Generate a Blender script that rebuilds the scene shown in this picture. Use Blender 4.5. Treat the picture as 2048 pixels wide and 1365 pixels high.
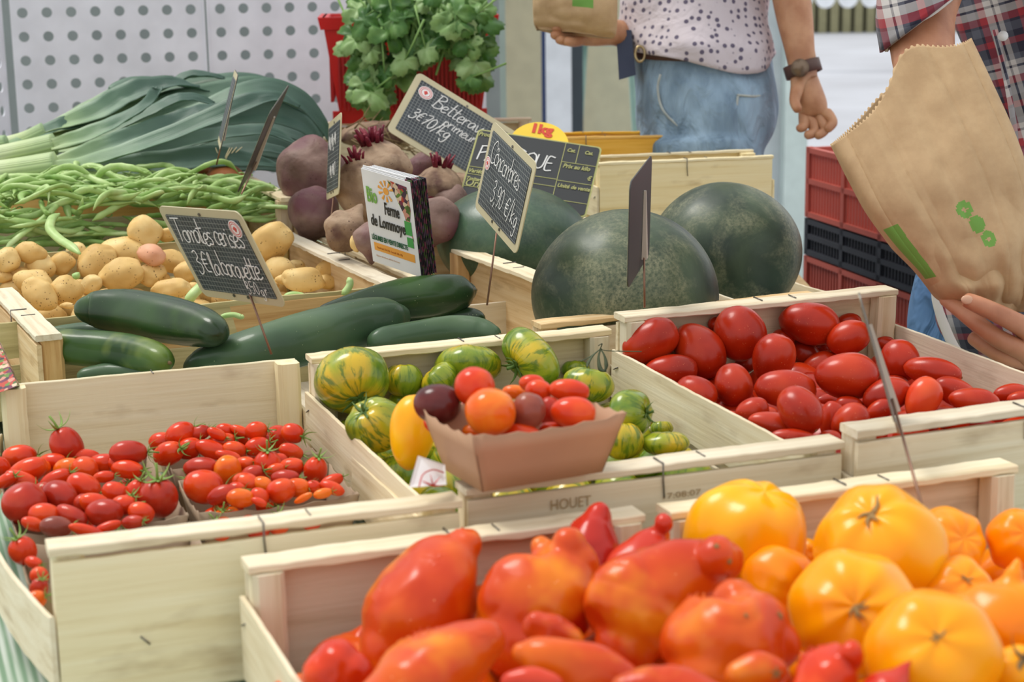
import bpy, bmesh, math, random
from math import radians, sin, cos, pi, atan2, sqrt, exp
from mathutils import Vector, Matrix, noise
V = Vector
random.seed(7)
sc = bpy.context.scene
for o in list(bpy.data.objects): bpy.data.objects.remove(o)
COL = sc.collection
# ---------------------------------------------------------------- camera
F = 3479.15
PITCH, ROLL = radians(12.619), radians(-.811)
CAM = V((0, 0, 1.25))
fwd = V((0, cos(PITCH), -sin(PITCH))); _r = V((1, 0, 0)); _u = _r.cross(fwd)
ri = _r*cos(ROLL) + _u*sin(ROLL); up = -_r*sin(ROLL) + _u*cos(ROLL)
cd = bpy.data.cameras.new('camera'); cam = bpy.data.objects.new('camera', cd); COL.objects.link(cam)
cd.sensor_width = 36; cd.lens = F/2048*36; cd.clip_start = .05; cd.clip_end = 200
M = Matrix((ri, up, -fwd)).transposed().to_4x4(); M.translation = CAM
cam.matrix_world = M
cd.dof.use_dof = True; cd.dof.focus_distance = 1.9; cd.dof.aperture_fstop = 10.0
sc.camera = cam
sc.view_settings.view_transform = 'Standard'; sc.view_settings.look = 'None'
sc.view_settings.gamma = 1; sc.view_settings.use_curve_mapping = False
sc.view_settings.exposure = 0.0
# ---------------------------------------------------------------- light: an overcast bright sky, brighter overhead, with soft sun behind cloud
w = bpy.data.worlds.new('world'); sc.world = w; w.use_nodes = True
nt = w.node_tree; nt.nodes.clear()
wo = nt.nodes.new('ShaderNodeOutputWorld'); bg = nt.nodes.new('ShaderNodeBackground')
tc = nt.nodes.new('ShaderNodeTexCoord'); sp = nt.nodes.new('ShaderNodeSeparateXYZ'); rp = nt.nodes.new('ShaderNodeValToRGB')
mr = nt.nodes.new('ShaderNodeMapRange'); mr.inputs['From Min'].default_value = -1
nt.links.new(tc.outputs['Generated'], sp.inputs[0]); nt.links.new(sp.outputs['Z'], mr.inputs['Value'])
nt.links.new(mr.outputs[0], rp.inputs[0]); nt.links.new(rp.outputs[0], bg.inputs['Color']); nt.links.new(bg.outputs[0], wo.inputs[0])
e = rp.color_ramp.elements
e[0].position = .45; e[0].color = (.24, .23, .22, 1); e[1].position = 1; e[1].color = (1.15, 1.16, 1.18, 1)
x = e.new(.52); x.color = (1.06, 1.08, 1.10, 1); x = e.new(.75); x.color = (.95, .97, 1.0, 1)
bg.inputs['Strength'].default_value = 1.0
sd = bpy.data.lights.new('sun', 'SUN'); sun = bpy.data.objects.new('sun', sd); COL.objects.link(sun)
sd.energy = 2.1; sd.angle = radians(22); sd.color = (1, .965, .90)
sun.rotation_euler = V((-.50, .28, 1.0)).to_track_quat('Z', 'Y').to_euler()
sun.location = (-1, .5, 3)

# ---------------------------------------------------------------- helpers
def ray(px, py): return fwd + ri*((px-1024)/F) - up*((py-682.5)/F)
def D(px, py, d): return CAM + ray(px, py)*d
def onz(px, py, z):
    q = ray(px, py); return CAM + q*((z-CAM.z)/q.z)
def depth(P): return (P-CAM).dot(fwd)
def pix(P):
    q = P-CAM; d = q.dot(fwd); return 1024+F*q.dot(ri)/d, 682.5-F*q.dot(up)/d
def imdir(a, tow=0):
    """direction in the picture plane: a degrees clockwise from right; tow leans it towards the viewer"""
    a = radians(a); return (ri*cos(a)-up*sin(a)-fwd*tow).normalized()
def frame(loc, z, x=None, scale=(1, 1, 1)):
    z = V(z).normalized(); x = V(x) if x is not None else V((1, .013, .02))
    y = z.cross(x)
    if y.length < 1e-4: y = z.cross(V((0, 1, 0)))
    y.normalize(); x = y.cross(z)
    m = Matrix((x*scale[0], y*scale[1], z*scale[2])).transposed().to_4x4(); m.translation = V(loc); return m
def tag(o, label=None, cat=None, group=None, kind=None):
    if label: o['label'] = label
    if cat: o['category'] = cat
    if group: o['group'] = group
    if kind: o['kind'] = kind
    return o
def empty(name, m):
    o = bpy.data.objects.new(name, None); COL.objects.link(o); o.empty_display_size = .02
    o.matrix_world = m if isinstance(m, Matrix) else Matrix.Translation(m); return o
def mesh(name, verts, faces, smooth=True, mats=None):
    me = bpy.data.meshes.new(name); me.from_pydata([tuple(v) for v in verts], [], faces); me.update()
    if smooth: me.polygons.foreach_set('use_smooth', [True]*len(me.polygons))
    for m in (mats if isinstance(mats, (list, tuple)) else [mats]):
        if m: me.materials.append(m)
    return me
def put(name, me, m=None, parent=None):
    o = bpy.data.objects.new(name, me); COL.objects.link(o)
    if parent: o.parent = parent
    if m is not None: o.matrix_local = m if isinstance(m, Matrix) else Matrix.Translation(m)
    return o
def copy_tree(o, parent=None):
    c = o.copy(); COL.objects.link(c); c.parent = parent
    for ch in o.children: copy_tree(ch, c)
    return c
def inv(root, me):
    """move a world-space mesh into the local space of root"""
    me.transform(root.matrix_world.inverted()); return me
def merge(parts):
    vs, fs = [], []
    for v, f in parts:
        n = len(vs); vs += list(v); fs += [tuple(i+n for i in q) for q in f]
    return vs, fs
def catmull(P, n=6):
    P = [V(p) for p in P]
    if len(P) < 3: return P
    out = []
    Q = [P[0]*2-P[1]]+P+[P[-1]*2-P[-2]]
    for i in range(1, len(Q)-2):
        a, b, c, d = Q[i-1], Q[i], Q[i+1], Q[i+2]
        for k in range(n):
            t = k/n; out.append(.5*((2*b)+(c-a)*t+(2*a-5*b+4*c-d)*t*t+(3*b-a-3*c+d)*t**3))
    out.append(P[-1]); return out
def lerpl(L, t):
    x = t*(len(L)-1); i = min(int(x), len(L)-2); return L[i]+(L[i+1]-L[i])*(x-i)
def tube(path, rad, sides=8, flat=1, caps=True, upv=None, ridge=None):
    """tube along path; rad list or number; flat squashes it along its second axis; ridge(angle,t) scales"""
    P = [V(p) for p in path]; n = len(P); R = rad if isinstance(rad, (list, tuple)) else [rad]*n
    if len(R) != n: R = [lerpl(R, i/(n-1)) for i in range(n)]
    vs, fs = [], []; u = None
    for i in range(n):
        t = (P[min(i+1, n-1)]-P[max(i-1, 0)]).normalized()
        if u is None:
            u = V(upv) if upv is not None else V((0, 0, 1))
            if abs(t.dot(u.normalized())) > .95: u = V((1, 0, 0))
        u = (u-t*t.dot(u)).normalized(); s = t.cross(u)
        for k in range(sides):
            a = 2*pi*k/sides; q = ridge(a, i/(n-1)) if ridge else 1
            vs.append(P[i]+(s*cos(a)+u*(sin(a)*flat))*(R[i]*q))
    for i in range(n-1):
        for k in range(sides):
            k2 = (k+1) % sides; fs.append((i*sides+k, i*sides+k2, (i+1)*sides+k2, (i+1)*sides+k))
    if caps:
        fs.append(tuple(range(sides))[::-1]); fs.append(tuple((n-1)*sides+k for k in range(sides)))
    return vs, fs
def sphere(fn, nu=32, nv=20):
    """closed surface fn(theta from 0 at +Z, phi)"""
    vs = [fn(0, 0)]; fs = []
    for j in range(1, nv):
        for i in range(nu): vs.append(fn(pi*j/nv, 2*pi*i/nu))
    vs.append(fn(pi, 0)); L = len(vs)-1
    for i in range(nu):
        i2 = (i+1) % nu; fs.append((0, 1+i, 1+i2)); b = 1+(nv-2)*nu; fs.append((b+i, L, b+i2))
        for j in range(nv-2):
            a = 1+j*nu; fs.append((a+i, a+nu+i, a+nu+i2, a+i2))
    return vs, fs
def loft(rings, sides=32, caps=True, bump=None):
    """rings: (centre, x-axis vec, y-axis vec)"""
    vs, fs = [], []; n = len(rings)
    for i, (c, a, b) in enumerate(rings):
        for k in range(sides):
            t = 2*pi*k/sides; q = bump(t, i/(n-1)) if bump else 1
            vs.append(V(c)+V(a)*(cos(t)*q)+V(b)*(sin(t)*q))
    for i in range(n-1):
        for k in range(sides):
            k2 = (k+1) % sides; fs.append((i*sides+k, i*sides+k2, (i+1)*sides+k2, (i+1)*sides+k))
    if caps:
        fs.append(tuple(range(sides))[::-1]); fs.append(tuple((n-1)*sides+k for k in range(sides)))
    return vs, fs
def smooth_rings(rings, n=4):
    c = catmull([r[0] for r in rings], n); a = catmull([r[1] for r in rings], n); b = catmull([r[2] for r in rings], n)
    return list(zip(c, a, b))
def box(c, s):
    c, s = V(c), V(s)/2
    vs = [c+V((a*s.x, b*s.y, d*s.z)) for a in (-1, 1) for b in (-1, 1) for d in (-1, 1)]
    return vs, [(0, 1, 3, 2), (4, 6, 7, 5), (0, 4, 5, 1), (2, 3, 7, 6), (0, 2, 6, 4), (1, 5, 7, 3)]
def hexa(p):   # 8 points: bottom 4 then top 4, counter-clockwise
    return [V(q) for q in p], [(3, 2, 1, 0), (4, 5, 6, 7), (0, 1, 5, 4), (1, 2, 6, 5), (2, 3, 7, 6), (3, 0, 4, 7)]
def baked(o):
    bpy.context.view_layer.update()
    dg = bpy.context.evaluated_depsgraph_get(); me = bpy.data.meshes.new_from_object(o.evaluated_get(dg))
    return me
def skin(name, pts, edges, subs=2, mat=None, root=0, sm=1):
    """one continuous skin around a stick figure: pts = (x, y, z, r) or (x, y, z, rx, ry)"""
    me = bpy.data.meshes.new(name); me.from_pydata([p[:3] for p in pts], edges, []); me.update()
    o = bpy.data.objects.new(name, me); COL.objects.link(o)
    m = o.modifiers.new('s', 'SKIN'); m.use_smooth_shade = True
    if not me.skin_vertices: 
        bm = bmesh.new(); bm.from_mesh(me); bm.verts.layers.skin.verify(); bm.to_mesh(me); bm.free()
    for i, p in enumerate(pts):
        s = me.skin_vertices[0].data[i]; s.radius = (p[3], p[4] if len(p) > 4 else p[3]); s.use_root = (i == root)
    m2 = o.modifiers.new('d', 'SUBSURF'); m2.levels = subs; m2.render_levels = subs
    r = baked(o); bpy.data.objects.remove(o)
    r.polygons.foreach_set('use_smooth', [True]*len(r.polygons))
    r.materials.clear(); r.materials.append(mat); r.name = name
    return r
def remeshed(name, parts, vox, mat, it=6):
    """one smooth skin over several overlapping closed shapes"""
    v, f = merge(parts); me = mesh('t', v, f)
    o = bpy.data.objects.new('t', me); COL.objects.link(o)
    m = o.modifiers.new('r', 'REMESH'); m.mode = 'VOXEL'; m.voxel_size = vox; m.use_smooth_shade = True
    s = o.modifiers.new('s', 'SMOOTH'); s.iterations = it; s.factor = .6
    r = baked(o); bpy.data.objects.remove(o); r.materials.clear(); r.materials.append(mat); r.name = name
    return r

# ---------------------------------------------------------------- materials
def lin(c): return tuple(((x/255)/12.92 if x/255 <= .04045 else ((x/255+.055)/1.055)**2.4) for x in c)+(1,)
class N:
    def __init__(s, name):
        s.m = bpy.data.materials.new(name); s.m.use_nodes = True; s.t = s.m.node_tree
        s.b = s.t.nodes['Principled BSDF']
    def n(s, kind, **k):
        x = s.t.nodes.new('ShaderNode'+kind)
        for a, v in k.items(): setattr(x, a, v)
        return x
    def l(s, a, b): s.t.links.new(a, b)
    def coords(s, scale=(1, 1, 1), rnd=True, src='Object', loc=(0, 0, 0)):
        tc = s.n('TexCoord'); mp = s.n('Mapping'); mp.inputs['Scale'].default_value = scale; mp.inputs['Location'].default_value = loc
        s.l(tc.outputs[src], mp.inputs[0])
        if not rnd: return mp.outputs[0]
        oi = s.n('ObjectInfo'); mu = s.n('Math', operation='MULTIPLY'); mu.inputs[1].default_value = 37
        s.l(oi.outputs['Random'], mu.inputs[0]); ad = s.n('VectorMath', operation='ADD')
        s.l(mp.outputs[0], ad.inputs[0]); s.l(mu.outputs[0], ad.inputs[1]); return ad.outputs[0]
    def noise(s, vec, scale=5, detail=3, rough=.5, dist=0):
        x = s.n('TexNoise'); x.inputs['Scale'].default_value = scale; x.inputs['Detail'].default_value = detail
        x.inputs['Roughness'].default_value = rough; x.inputs['Distortion'].default_value = dist; s.l(vec, x.inputs['Vector']); return x.outputs['Fac']
    def ramp(s, fac, stops, interp='LINEAR'):
        x = s.n('ValToRGB'); e = x.color_ramp.elements; x.color_ramp.interpolation = interp
        e[0].position, e[0].color = stops[0][0], stops[0][1]; e[1].position, e[1].color = stops[-1][0], stops[-1][1]
        for p, c in stops[1:-1]: q = e.new(p); q.color = c
        s.l(fac, x.inputs[0]); return x.outputs[0]
    def mix(s, fac, a, b, mode='MIX'):
        x = s.n('MixRGB', blend_type=mode)
        for i, v in enumerate((fac, a, b)):
            if isinstance(v, (int, float, tuple)): x.inputs[i].default_value = v
            else: s.l(v, x.inputs[i])
        return x.outputs[0]
    def math(s, op, a, b=0):
        x = s.n('Math', operation=op)
        for i, v in enumerate((a, b)):
            if isinstance(v, (int, float)): x.inputs[i].default_value = v
            else: s.l(v, x.inputs[i])
        return x.outputs[0]
    def bump(s, h, st=.3, dist=.002):
        x = s.n('Bump'); x.inputs['Strength'].default_value = st; x.inputs['Distance'].default_value = dist
        s.l(h, x.inputs['Height']); s.l(x.outputs[0], s.b.inputs['Normal'])
    def set(s, **k):
        nm = {'color': 'Base Color', 'rough': 'Roughness', 'metal': 'Metallic', 'spec': 'Specular IOR Level', 'coat': 'Coat Weight', 'coatr': 'Coat Roughness',
              'sss': 'Subsurface Weight', 'sssr': 'Subsurface Radius', 'ssss': 'Subsurface Scale', 'trans': 'Transmission Weight', 'alpha': 'Alpha', 'sheen': 'Sheen Weight', 'ior': 'IOR'}
        for a, v in k.items():
            i = s.b.inputs[nm[a]]
            if hasattr(v, 'is_linked') or not isinstance(v, (int, float, tuple)): s.l(v, i)
            else: i.default_value = v
        return s.m
def plain(name, c, rough=.5, **k):
    q = N(name); v = q.noise(q.coords(), 14, 3)
    c = lin(c); d = tuple(x*.86 for x in c[:3])+(1,)
    return q.set(color=q.ramp(v, [(.3, d), (.7, c)]), rough=rough, **k)
def wood(name, c1, c2, c3, grain=1.0, stain=.4, fine=1):
    q = N(name); v = q.coords((1.4, 34*fine, 34*fine)); g = q.noise(v, 3.2, 5, .62, .25)
    g2 = q.noise(q.coords((9, 300, 300)), 1.5, 2)
    col = q.ramp(g, [(.30, lin(c3)), (.47, lin(c2)), (.68, lin(c1))])
    st = q.noise(q.coords((10, 26, 26)), 1.6, 3); stm = q.ramp(st, [(.60, (0, 0, 0, 1)), (.80, (stain, stain, stain, 1))])
    col = q.mix(stm, col, lin((150, 118, 78)), 'MULTIPLY')
    oi = q.n('ObjectInfo'); hv = q.n('HueSaturation'); a = q.math('MULTIPLY', oi.outputs['Random'], .16); a = q.math('ADD', a, .90)
    q.l(a, hv.inputs['Value']); b = q.math('MULTIPLY', oi.outputs['Random'], .3); b = q.math('ADD', b, .85); q.l(b, hv.inputs['Saturation']); q.l(col, hv.inputs['Color'])
    q.bump(q.math('ADD', g, q.math('MULTIPLY', g2, .5)), .35*grain, .0012)
    return q.set(color=hv.outputs[0], rough=.72, spec=.25)
W_PALE = wood('poplar_wood', (232, 221, 195), (224, 210, 180), (206, 188, 154))
W_WARM = wood('warm_poplar_wood', (226, 204, 168), (216, 190, 150), (192, 160, 120), stain=.5)
W_PINE = wood('pine_wood', (226, 192, 138), (210, 170, 114), (184, 138, 84), 1.2, .2, .7)
W_YEL = wood('yellow_poplar_wood', (244, 232, 194), (238, 223, 180), (226, 207, 160), stain=.45)
W_DULL = wood('aged_poplar_wood', (206, 192, 142), (190, 176, 124), (160, 146, 96), stain=.3)
W_GOLD = wood('golden_ply', (240, 196, 116), (232, 184, 100), (214, 162, 80), stain=.1)
STEEL = plain('staple_steel', (120, 116, 112), .35, metal=.9)
RUST = plain('rusty_spike', (142, 108, 88), .4, metal=.7)
STAMP = plain('faded_stamp_ink', (176, 150, 110), .8)

def fruit(name, cols, scale=9, rough=.24, speck=None, sss=.12, blot=None, bump=.05, coat=.10, radius=(.012, .004, .002)):
    q = N(name); v = q.coords(); g = q.noise(v, scale, 3, .5, .3)
    col = q.ramp(g, [(.3+.4*i/(len(cols)-1), lin(c)) for i, c in enumerate(cols)])
    if blot:
        b = q.noise(v, blot[1], 3, .55); col = q.mix(q.ramp(b, [(blot[2], (0, 0, 0, 1)), (blot[3], (1, 1, 1, 1))]), col, lin(blot[0]))
    if speck:
        vo = q.n('TexVoronoi'); vo.inputs['Scale'].default_value = speck[1]; q.l(v, vo.inputs['Vector'])
        m = q.ramp(vo.outputs['Distance'], [(speck[2], (1, 1, 1, 1)), (speck[2]*1.7, (0, 0, 0, 1))])
        m2 = q.ramp(q.noise(v, speck[1]*.33, 2), [(.5, (0, 0, 0, 1)), (.62, (1, 1, 1, 1))])
        col = q.mix(q.mix(1.0, m, m2, 'MULTIPLY'), col, lin(speck[0]))
    q.bump(q.noise(v, scale*4, 3), bump, .002)
    return q.set(color=col, rough=rough, sss=sss, sssr=radius, ssss=.6, coat=coat, coatr=.10, spec=.30)
# objects keep real size in metres, so noise scales are per metre
T_PLUM = fruit('plum_tomato_skin', [(150, 28, 4), (176, 40, 8), (194, 58, 18)], 22, .3, speck=((214, 120, 80), 420, .10))
T_PLUMO = fruit('orange_red_tomato_skin', [(196, 40, 14), (216, 66, 28), (228, 92, 44)], 22, .25)
T_CH = fruit('cherry_tomato_skin', [(196, 44, 10), (214, 58, 16), (226, 82, 26)], 40, .2)
T_CHO = fruit('orange_cherry_tomato_skin', [(222, 84, 14), (234, 104, 20), (240, 132, 34)], 40, .18)
T_CHD = fruit('dark_cherry_tomato_skin', [(160, 36, 16), (180, 44, 22), (194, 62, 34)], 40, .25)
T_BLACK = fruit('purple_tomato_skin', [(72, 22, 22), (96, 34, 32), (112, 52, 44)], 40, .22)
T_BROWN = fruit('brown_tomato_skin', [(128, 60, 46), (148, 74, 58), (150, 96, 66)], 40, .25)
T_CORN = fruit('horned_tomato_skin', [(186, 40, 6), (206, 70, 10), (222, 106, 14)], 14, .3, blot=((236, 146, 20), 16, .52, .72), speck=((240, 160, 110), 160, .06), sss=.05)
T_CORNR = fruit('deep_red_horned_tomato_skin', [(166, 26, 14), (190, 40, 22), (206, 62, 34)], 9, .25, sss=.12)
T_OR = fruit('orange_tomato_skin', [(244, 148, 0), (248, 167, 2), (250, 184, 8)], 10, .28, blot=((244, 132, 10), 9, .55, .75), sss=.2, radius=(.04, .018, .004))
T_ORD = fruit('deep_orange_tomato_skin', [(242, 130, 0), (248, 146, 2), (250, 162, 8)], 10, .28, sss=.2, radius=(.04, .018, .004))
POT = fruit('potato_skin', [(196, 158, 92), (220, 184, 116), (232, 204, 142)], 22, .55, speck=((110, 78, 40), 260, .16), sss=.05, coat=0, bump=.2)
POTP = fruit('pink_potato_skin', [(200, 138, 106), (214, 156, 122), (222, 172, 136)], 22, .55, speck=((140, 90, 60), 200, .12), sss=.05, coat=0, bump=.2)
BEET = fruit('beetroot_skin', [(92, 70, 62), (128, 102, 92), (156, 130, 118)], 22, .6, blot=((112, 72, 78), 14, .48, .66), speck=((80, 56, 48), 150, .12), sss=0, coat=0, bump=.8)
BEETB = fruit('earthy_beetroot_skin', [(112, 88, 70), (148, 122, 98), (180, 156, 130)], 24, .75, blot=((92, 64, 56), 20, .54, .66), speck=((76, 54, 44), 170, .12), sss=0, coat=0, bump=1.0)
BEETR = fruit('beetroot_stub', [(70, 12, 26), (112, 22, 44), (140, 52, 62)], 90, .5, sss=0, coat=0)
CUC = fruit('cucumber_skin', [(26, 44, 24), (38, 62, 32), (54, 84, 38)], 9, .36, blot=((62, 92, 34), 14, .60, .80), speck=((190, 200, 150), 190, .055), sss=.03, coat=.25, bump=.25)
CUCG = fruit('blue_green_cucumber_skin', [(48, 70, 48), (62, 88, 60), (82, 106, 70)], 9, .42, speck=((190, 200, 150), 190, .05), sss=.03, coat=.2, bump=.25)
CUCY = fruit('yellowing_cucumber_skin', [(32, 60, 26), (58, 90, 34), (108, 128, 46)], 9, .4, blot=((126, 140, 66), 16, .52, .72), sss=.03, coat=.2, bump=.25)
def rind(name, c1, c2, dust, amt, rough):
    q = N(name); v = q.coords(); g = q.noise(v, 11, 4, .6, .5); col = q.ramp(g, [(.35, lin(c1)), (.65, lin(c2))])
    d = q.noise(v, 13, 6, .68, .6); fine = q.noise(v, 260, 3, .7); m = q.math('MULTIPLY', q.ramp(d, [(.44, (0, 0, 0, 1)), (.66, (1, 1, 1, 1))]), q.ramp(fine, [(.36, (.15, .15, .15, 1)), (.62, (1, 1, 1, 1))]))
    col = q.mix(q.math('MULTIPLY', m, amt), col, lin(dust))
    r = q.noise(v, 30, 5, .6); q.bump(fine, .12, .001)
    return q.set(color=col, rough=q.math('ADD', q.math('MULTIPLY', r, .3), rough-.12), spec=.4, coat=.08, coatr=.25)
WM = rind('watermelon_rind', (38, 54, 40), (70, 86, 62), (160, 158, 124), .62, .42)
WMS = rind('smooth_watermelon_rind', (44, 68, 54), (72, 98, 74), (140, 150, 116), .25, .30)
BEAN = fruit('green_bean_skin', [(136, 168, 88), (166, 194, 120), (192, 212, 150)], 30, .45, sss=.1, coat=.05, bump=.1, radius=(.01, .02, .005))
BEAND = fruit('darker_green_bean_skin', [(110, 146, 68), (140, 174, 96), (166, 194, 122)], 30, .45, sss=.1, coat=.05, bump=.1, radius=(.01, .02, .005))
CALYX = fruit('tomato_calyx', [(52, 76, 34), (84, 112, 50), (110, 140, 66)], 120, .6, sss=.05, coat=0, bump=.2)
CALY2 = fruit('fresh_calyx', [(92, 124, 52), (124, 154, 74), (156, 180, 100)], 120, .6, sss=.05, coat=0, bump=.2)
DRYC = plain('dried_stem', (120, 98, 62), .8)
CORK = plain('cork_scar', (150, 118, 70), .85)
KRAFT = plain('kraft_card', (190, 152, 116), .75)
def zebra():
    q = N('striped_tomato_skin'); tcn = q.n('TexCoord'); s = q.n('SeparateXYZ'); q.l(tcn.outputs['Object'], s.inputs[0])
    v = q.coords((1, 1, .5)); g = q.noise(v, 26, 3, .5, .4)
    base = q.ramp(g, [(.36, lin((96, 128, 26))), (.5, lin((150, 158, 34))), (.64, lin((206, 172, 36)))])
    a = q.math('ARCTAN2', s.outputs['Y'], s.outputs['X']); oi = q.n('ObjectInfo'); cx = q.n('CombineXYZ')
    wob = q.math('MULTIPLY', q.noise(v, 30, 2), 1.6)
    q.l(q.math('ADD', q.math('MULTIPLY', a, 3.2), wob), cx.inputs[0]); q.l(q.math('MULTIPLY', s.outputs['Z'], 42), cx.inputs[1]); q.l(q.math('MULTIPLY', oi.outputs['Random'], 20), cx.inputs[2])
    st = q.noise(cx.outputs[0], 1.5, 6, .62, .4); m = q.ramp(st, [(.50, (0, 0, 0, 1)), (.60, (.85, .85, .85, 1))])
    col = q.mix(m, base, lin((84, 114, 26)))
    return q.set(color=col, rough=.26, coat=.3, coatr=.1, sss=.06, sssr=(.008, .008, .002), ssss=.6, spec=.35)
T_ZEB = zebra()
# ---------------------------------------------------------------- wooden crates
def board(L, T, H, seed=0, rough=.0005, bow=0, taper=0):
    """plank: length along x, thickness y, height z, from the origin's centre; slightly sawn, uneven edges"""
    rnd = random.Random(seed); n = max(6, int(L/.008)); vs, fs = [], []
    off = rnd.random()*50; b = min(T, H)*.16
    prof = [(-T/2+b, -H/2), (T/2-b, -H/2), (T/2, -H/2+b), (T/2, H/2-b), (T/2-b, H/2), (-T/2+b, H/2), (-T/2, H/2-b), (-T/2, -H/2+b)]
    for i in range(n+1):
        x = -L/2+L*i/n; t = 2*i/n-1
        a = rough*noise.noise(V((x*22, off, 0)))*1.4+rough*.9*noise.noise(V((x*300, off, 3))); c = rough*noise.noise(V((x*60, off, 9)))*2
        yb = bow*(1-t*t)
        for y, z in prof: vs.append((x, y+yb+rough*.4*noise.noise(V((x*40, z*90, off))), z+(a if z > 0 else c)))
    for i in range(n):
        for k in range(8):
            k2 = (k+1) % 8; fs.append((i*8+k, (i+1)*8+k, (i+1)*8+k2, i*8+k2))
    fs.append(tuple(range(8))); fs.append(tuple(n*8+k for k in range(8))[::-1])
    return vs, fs
XA = Matrix.Identity(4); YA = Matrix.Rotation(pi/2, 4, 'Z'); ZA = Matrix.Rotation(-pi/2, 4, 'Y')
_bs = [0]
def plank(name, parent, c, L, T, H, ax=XA, mat=None, **k):
    _bs[0] += 1; v, f = board(L, T, H, _bs[0], **k)
    return put(name, mesh(name, v, f, False, mat), Matrix.Translation(c) @ ax, parent)
def staple(parent, pts, r=.0006, mat=None, name='staple'):
    v, f = tube(pts, r, 6); return put(name, mesh(name, v, f, True, mat or STEEL), None, parent)
CR = {}
TABLE = .738
def crate(key, label, org, yaw, W, L, tilt=0, He=.125, rail=(True, True), rmat=None, bmat=None, smat=None, pmat=None, slat_drop=.038, slat_h=.05,
          bow=0, group=None, gap=.004, lows=True, base=None, post=.022, railw=.025, slats=(True, True), post_up=0, railT=.006, dropl=None, endlow=True):
    rmat = rmat or W_PALE; bmat = bmat or W_PALE; smat = smat or W_PALE; pmat = pmat or bmat
    R = Matrix.Rotation(radians(yaw), 4, 'Z') @ Matrix.Rotation(radians(tilt), 4, 'X')
    m = Matrix.Translation(V(org)) @ R @ Matrix.Translation((0, 0, -He))
    t = tag(empty('wooden_crate', m), label, 'crate', group)
    CR[key] = (t, W, L, He, m)
    bh = He-railT-gap-.014
    for i, y in enumerate((0, L)):
        s = 1 if i == 0 else -1
        plank('end_board', t, (W/2, y+s*.0025, .014+bh/2+(0 if rail[i] else gap+railT)), W-.002, .005, bh, XA, bmat)
        for x in (0, W):
            sx = 1 if x == 0 else -1
            h = He-(railT if rail[i] else 0)+post_up
            plank('corner_post', t, (x+sx*(.001+post/2), y+s*(.0055+post/2), h/2), h, post, post, ZA, pmat)
        if rail[i]:
            plank('top_rail', t, (W/2, y+s*(railw/2-.001), He-railT/2), W+.002, railw, railT, XA, rmat, rough=.0007)
            if railT > .001:
                staple(t, [(W*.62, y+s*.004, He+.0008), (W*.62, y+s*.019, He+.0008)])
        for q in (.2, .8):
            yy = y-s*.0004
            staple(t, [(W*q-.002, yy, He*.45), (W*q+.004, yy-s*.0006, He*.40)])
        yy = y-s*.0012
        staple(t, [(W*.5, y+s*.016, He+.0008), (W*.5, y-s*.001, He+.001), (W*.5, yy, He-.012), (W*.5+.001, yy, He-.026)], .0007)
    for i, x in enumerate((0, W)):
        if not slats[i]: continue
        s = -1 if x == 0 else 1; dr = slat_drop if (dropl is None or i == 1) else dropl
        hs = [(He-dr-slat_h/2, slat_h)]
        lo = He-dr-slat_h-.008
        if lo > .03: hs.append((.012+(lo-.012)/2, lo-.012))
        for z, h in hs:
            plank('side_slat', t, (x+s*.0018, L/2, z), L-.001, .0035, h, YA, smat, bow=(bow if i == 0 else 0), rough=.0006)
        for y in (.012, L-.012): staple(t, [(x+s*.0040, y-.004, He-dr-.015), (x+s*.0046, y+.004, He-dr-.019)])
    nb = max(4, int(L/.085))
    for k in range(nb): plank('bottom_slat', t, (W/2, (k+.5)*L/nb, .0125), W-.004, L/nb*.86, .003, XA, W_DULL if smat is W_DULL else W_PALE)
    return t
def wz(P): return V((P[0], P[1], P[2]+1.25))
crate('striped', 'pale wooden crate in the middle holding green striped tomatoes', wz((-.034, 1.199, -.377)), 20.4, .311, .474)
crate('plum', 'pale wooden crate at right holding red plum tomatoes', wz((.267, 1.298, -.366)), 22.3, .318, .432, 1.9, He=.135)
crate('cherry', 'wooden crate at front left holding punnets of cherry tomatoes', wz((-.307, 1.091, -.381)), 19.5, .285, .533, -1.2, rail=(True, False), bmat=W_YEL, slat_drop=.047, bow=.030)
crate('red', 'front centre wooden crate holding horned red tomatoes', wz((-.010, .645, -.388)), 20.4, .286, .498, -.8, slat_drop=.027, slat_h=.06)
crate('orange', 'front right wooden crate holding large orange tomatoes', wz((.279, .733, -.385)), 20.7, .293, .497, -.6)
# crates turned the other way: their railed ends stand left and right
def turned(key, label, fl, yaw, A, B, **k):
    a = radians(yaw); b = V((-sin(a), cos(a), 0)); return crate(key, label, V(fl)+b*B, yaw-90, B, A, **k)
turned('cuc', 'warm toned wooden crate holding dark green cucumbers', (-.484, 1.729, .875), 25.0, .607, .29, bmat=W_WARM, pmat=W_PINE, smat=W_PINE, slat_drop=.040, railw=.027, slats=(False, False))
_c = CR['cuc'][0]; _q = [_c.matrix_world.inverted() @ onz(*p, .8635) for p in ((112, 642), (698, 588))]; _d = _q[1]-_q[0]
plank('divider_slat', _c, _q[0]+_d*.56+V((0, 0, -.030)), _d.length*1.12, .004, .058, Matrix.Rotation(atan2(_d.y, _d.x), 4, 'Z'), W_PINE)
turned('potato', 'wooden crate of potatoes behind the cucumbers', (-.131-.60*cos(radians(24.5)), 2.023-.60*sin(radians(24.5)), .872), 24.5, .60, .44, smat=W_DULL, bmat=W_WARM, pmat=W_DULL, slat_drop=.004, slat_h=.040)
turned('bean', 'wooden crate heaped with green beans behind the potatoes', (-.305-.60*cos(radians(22)), 2.475-.60*sin(radians(22)), .912), 22, .60, .30, bmat=W_WARM, pmat=W_WARM, slat_drop=.055, slat_h=.06, He=.16)
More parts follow.
